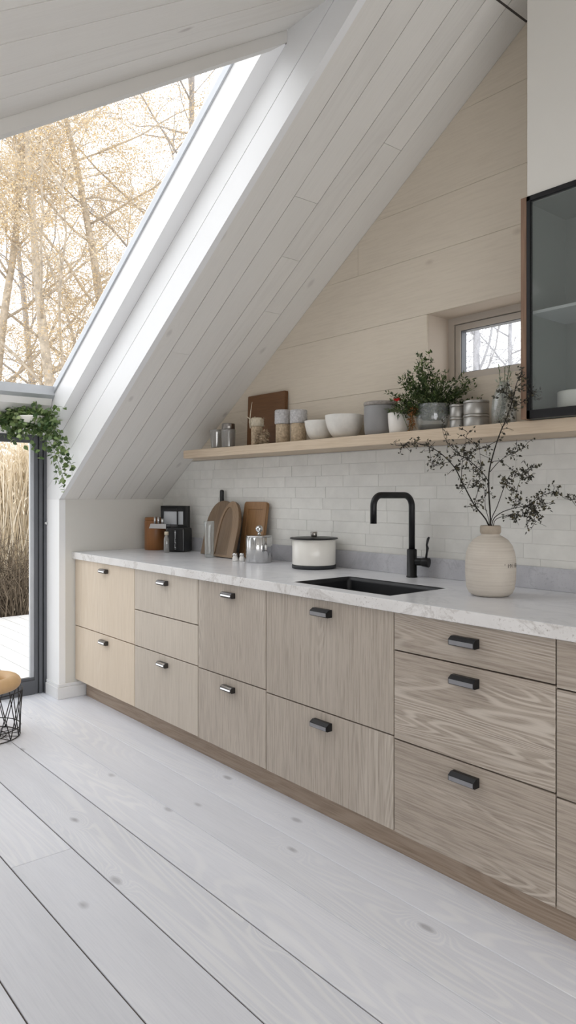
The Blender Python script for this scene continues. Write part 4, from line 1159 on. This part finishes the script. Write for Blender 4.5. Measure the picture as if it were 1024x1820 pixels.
tag(mb.build('tall_dry_grass', M['reed']), 'tall dry straw-coloured grass beyond the deck', 'grass', None, 'stuff')

# bare shrub low at the deck edge
t = thing('bare_shrub', 'low bare grey-brown shrub at the edge of the deck', 'shrub', (-3.40, .14, -.15))
mb = MB(); rr = random.Random(12)
for i in range(170):
    a = rr.uniform(0, 2 * PI); l_ = rr.uniform(.4, .95); sp = rr.uniform(.05, .55)
    e = Vector((abs(math.cos(a)) * -sp * .4 + .05, math.sin(a) * sp, l_)); m_ = e * .5 + Vector((rr.gauss(0, .05), rr.gauss(0, .07), .05))
    s0 = Vector((rr.gauss(-.05, .04), rr.gauss(0, .12), 0)); mb.tube([s0, s0 + m_, s0 + e], [.007, .004, .002], 4)
    for _ in range(4):
        q = s0 + m_.lerp(e, rr.random()); mb.tube([q, q + Vector((rr.gauss(0, .08), rr.gauss(0, .12), rr.gauss(.1, .08)))], [.0025, .001], 4)
mb.build('twigs', M['twig_shrub'], t)

# trees
def tree(lab, D, u, H, r0, lean_, leafn, lsize, seed, leafm, barkm, nb=22, fan=.55, first=.12, cat_group='trees outside the skylight', twigs=5):
    rr = random.Random(seed)
    la = (u - 512) / 1284 * D
    x, y = 4.306 + .641 * la - .7677 * D, -2.5 + .7677 * la + .641 * D
    t = thing('birch_tree' if leafn else 'bare_tree', lab, 'tree', (x, y, -.2), math.radians(50.13), cat_group)
    ms, mt, ml = MB(), MB(), MB(); ends = []
    def path(p, d, L, n, wig, up):
        out = [p.copy()]
        for k in range(n):
            d = (d + Vector((rr.gauss(0, wig), rr.gauss(0, wig), rr.gauss(up, wig)))).normalized(); p = p + d * (L / n); out.append(p.copy())
        return out
    T = path(Vector((0, 0, 0)), Vector((lean_, 0, 1)).normalized(), H, 16, .035, .03)
    ms.tube(T, [r0 * (1 - .85 * k / 16) for k in range(17)], 9)
    for i in range(nb):
        f = first + (1 - first) * (i + rr.random()) / nb; f = min(f, .98); s = f * 16; j = min(int(s), 15); p = T[j].lerp(T[j + 1], s - j)
        a = i * 2.4 + rr.gauss(0, .5); el = rr.uniform(.25, .9)
        d = Vector((math.cos(a) * math.cos(el), math.sin(a) * math.cos(el) * .7, math.sin(el)))
        L = H * fan * (1.05 - f * .75) * rr.uniform(.6, 1.0); rb = r0 * (1 - .85 * f) * .36
        B = path(p, d, L, 8, .12, .03); mt.tube(B, [rb * (1 - .85 * k / 8) + .002 for k in range(9)], 5)
        for q in range(11):
            k = rr.randint(1, 8); d2 = ((B[k] - B[k - 1]).normalized() + Vector((rr.gauss(0, .8), rr.gauss(0, .8), rr.gauss(0, .6)))).normalized()
            C = path(B[k], d2, L * rr.uniform(.18, .42), 5, .16, -.02); mt.tube(C, [rb * .28 + .002, rb * .22 + .0015, rb * .16 + .0015, .002, .0015, .001], 4, caps=False)
            for w in range(twigs):
                kk = rr.randint(1, 5); d3 = ((C[kk] - C[kk - 1]).normalized() + Vector((rr.gauss(0, .9), rr.gauss(0, .9), rr.gauss(-.15, .7)))).normalized()
                E = path(C[kk], d3, rr.uniform(.3, .75), 3, .2, -.1); mt.tube(E, [.004, .0035, .003, .002], 3, caps=False); ends.append(E)
    for i in range(leafn):
        E = rr.choice(ends); s = rr.random() * 2.99; j = int(s)
        q = E[j].lerp(E[j + 1], s - j) + Vector((rr.gauss(0, .08), rr.gauss(0, .08), rr.gauss(-.02, .08)))
        ml.pc = (rr.random(), rr.random(), 0)
        ml.leaf(q, Vector((rr.gauss(0, 1), rr.gauss(0, 1), rr.gauss(-.5, .8))).normalized(), Vector((rr.gauss(0, 1), rr.gauss(0, 1), rr.gauss(0, 1))), lsize * rr.uniform(.7, 1.4), lsize * rr.uniform(.5, .9))
    ms.build('trunk', M[barkm], t); mt.build('branches', M[barkm], t)
    if leafn: ml.build('foliage', M[leafm], t)
tree('slender autumn tree leaning left, second trunk from the left through the skylight', 12, 140, 10.5, .115, -.16, 45900, .032, 1, 'leaf_gold', 'bark')
tree('tall upright autumn tree with golden leaves in the middle of the skylight', 13.5, 186, 12, .12, -.03, 48600, .033, 2, 'leaf_gold', 'bark')
tree('straight thick-trunked autumn tree at the upper right of the skylight', 15, 284, 14, .135, .0, 26000, .036, 3, 'leaf_tan', 'bark_dark', 24)
tree('leaning autumn tree at the left edge of the skylight', 12.5, -10, 10, .11, -.04, 40500, .033, 4, 'leaf_gold', 'bark')
tree('far pale autumn tree seen between the two middle trunks', 18, 80, 13, .11, .03, 26000, .042, 5, 'leaf_tan', 'bark_dark')
tree('far thin autumn tree right of the tallest trunk in the skylight', 19, 345, 15, .10, .02, 18000, .042, 6, 'leaf_tan', 'bark_dark')
tree('bare spreading tree on the left of the small window', 9, 842, 6.0, .075, .03, 0, .04, 7, 'leaf_tan', 'bark_cool', 24, .5, .1, 'bare trees outside the small window')
tree('thin bare tree on the right of the small window', 11, 918, 7.0, .06, -.04, 0, .04, 8, 'leaf_tan', 'bark_cool', 22, .5, .1, 'bare trees outside the small window')

# ------------------------------------------------------------------ light
w = bpy.data.worlds.new('overcast'); S.world = w; w.use_nodes = True
nt = w.node_tree; nt.nodes.clear()
out = nt.nodes.new('ShaderNodeOutputWorld'); bg = nt.nodes.new('ShaderNodeBackground')
tc = nt.nodes.new('ShaderNodeTexCoord'); sep = nt.nodes.new('ShaderNodeSeparateXYZ'); rp = nt.nodes.new('ShaderNodeValToRGB')
nt.links.new(tc.outputs['Generated'], sep.inputs[0]); nt.links.new(sep.outputs['Z'], rp.inputs[0])
rp.color_ramp.elements[0].color = (.92, .95, .99, 1); rp.color_ramp.elements[1].color = (.97, .985, 1.0, 1); rp.color_ramp.elements[1].position = .5
nt.links.new(rp.outputs[0], bg.inputs[0]); bg.inputs[1].default_value = 2.2
nt.links.new(bg.outputs[0], out.inputs[0])

def area(name, loc, target, sx, sy, power, col=(1, 1, 1), portal=False):
    l = bpy.data.lights.new(name, 'AREA'); l.shape = 'RECTANGLE'; l.size = sx; l.size_y = sy; l.energy = power; l.color = col
    o = bpy.data.objects.new(name, l); COL.objects.link(o); o.location = loc
    o.rotation_euler = (Vector(target) - Vector(loc)).to_track_quat('-Z', 'Y').to_euler()
    if portal: l.cycles.is_portal = True
    return o
area('rear_fill_light', (XR - .05, -2.05, 1.1), (0, -1.0, .9), 2.2, 1.1, 26, (1, .99, .985))  # unseen fill lamp added at the rear opening
area('low_fill_light', (4.9, -3.35, .95), (2.2, 0, 1.1), 2.2, .5, 8, (1, .99, .985))  # second added fill lamp, brightens the cabinet fronts from rear left

# ------------------------------------------------------------------ camera
cam = bpy.data.cameras.new('camera'); co = bpy.data.objects.new('camera', cam); COL.objects.link(co)
cam.sensor_fit = 'HORIZONTAL'; cam.sensor_width = 36; cam.lens = 1284 / 1024 * 36
cam.shift_y = -32 / 1024
R = Vector((.641, .7677, 0)).normalized(); Fw = Vector((-R.y, R.x, 0)); U = Vector((0, 0, 1))
mw = Matrix.Identity(4)
for i in range(3):
    mw[i][0] = R[i]; mw[i][1] = U[i]; mw[i][2] = -Fw[i]
mw.translation = Vector((4.306, -2.5, 1.26))
co.matrix_world = mw; cam.clip_start = .05; cam.clip_end = 200
S.camera = co
S.cycles.max_bounces = 9
S.view_settings.view_transform = 'Standard'; S.view_settings.look = 'None'; S.view_settings.exposure = 0
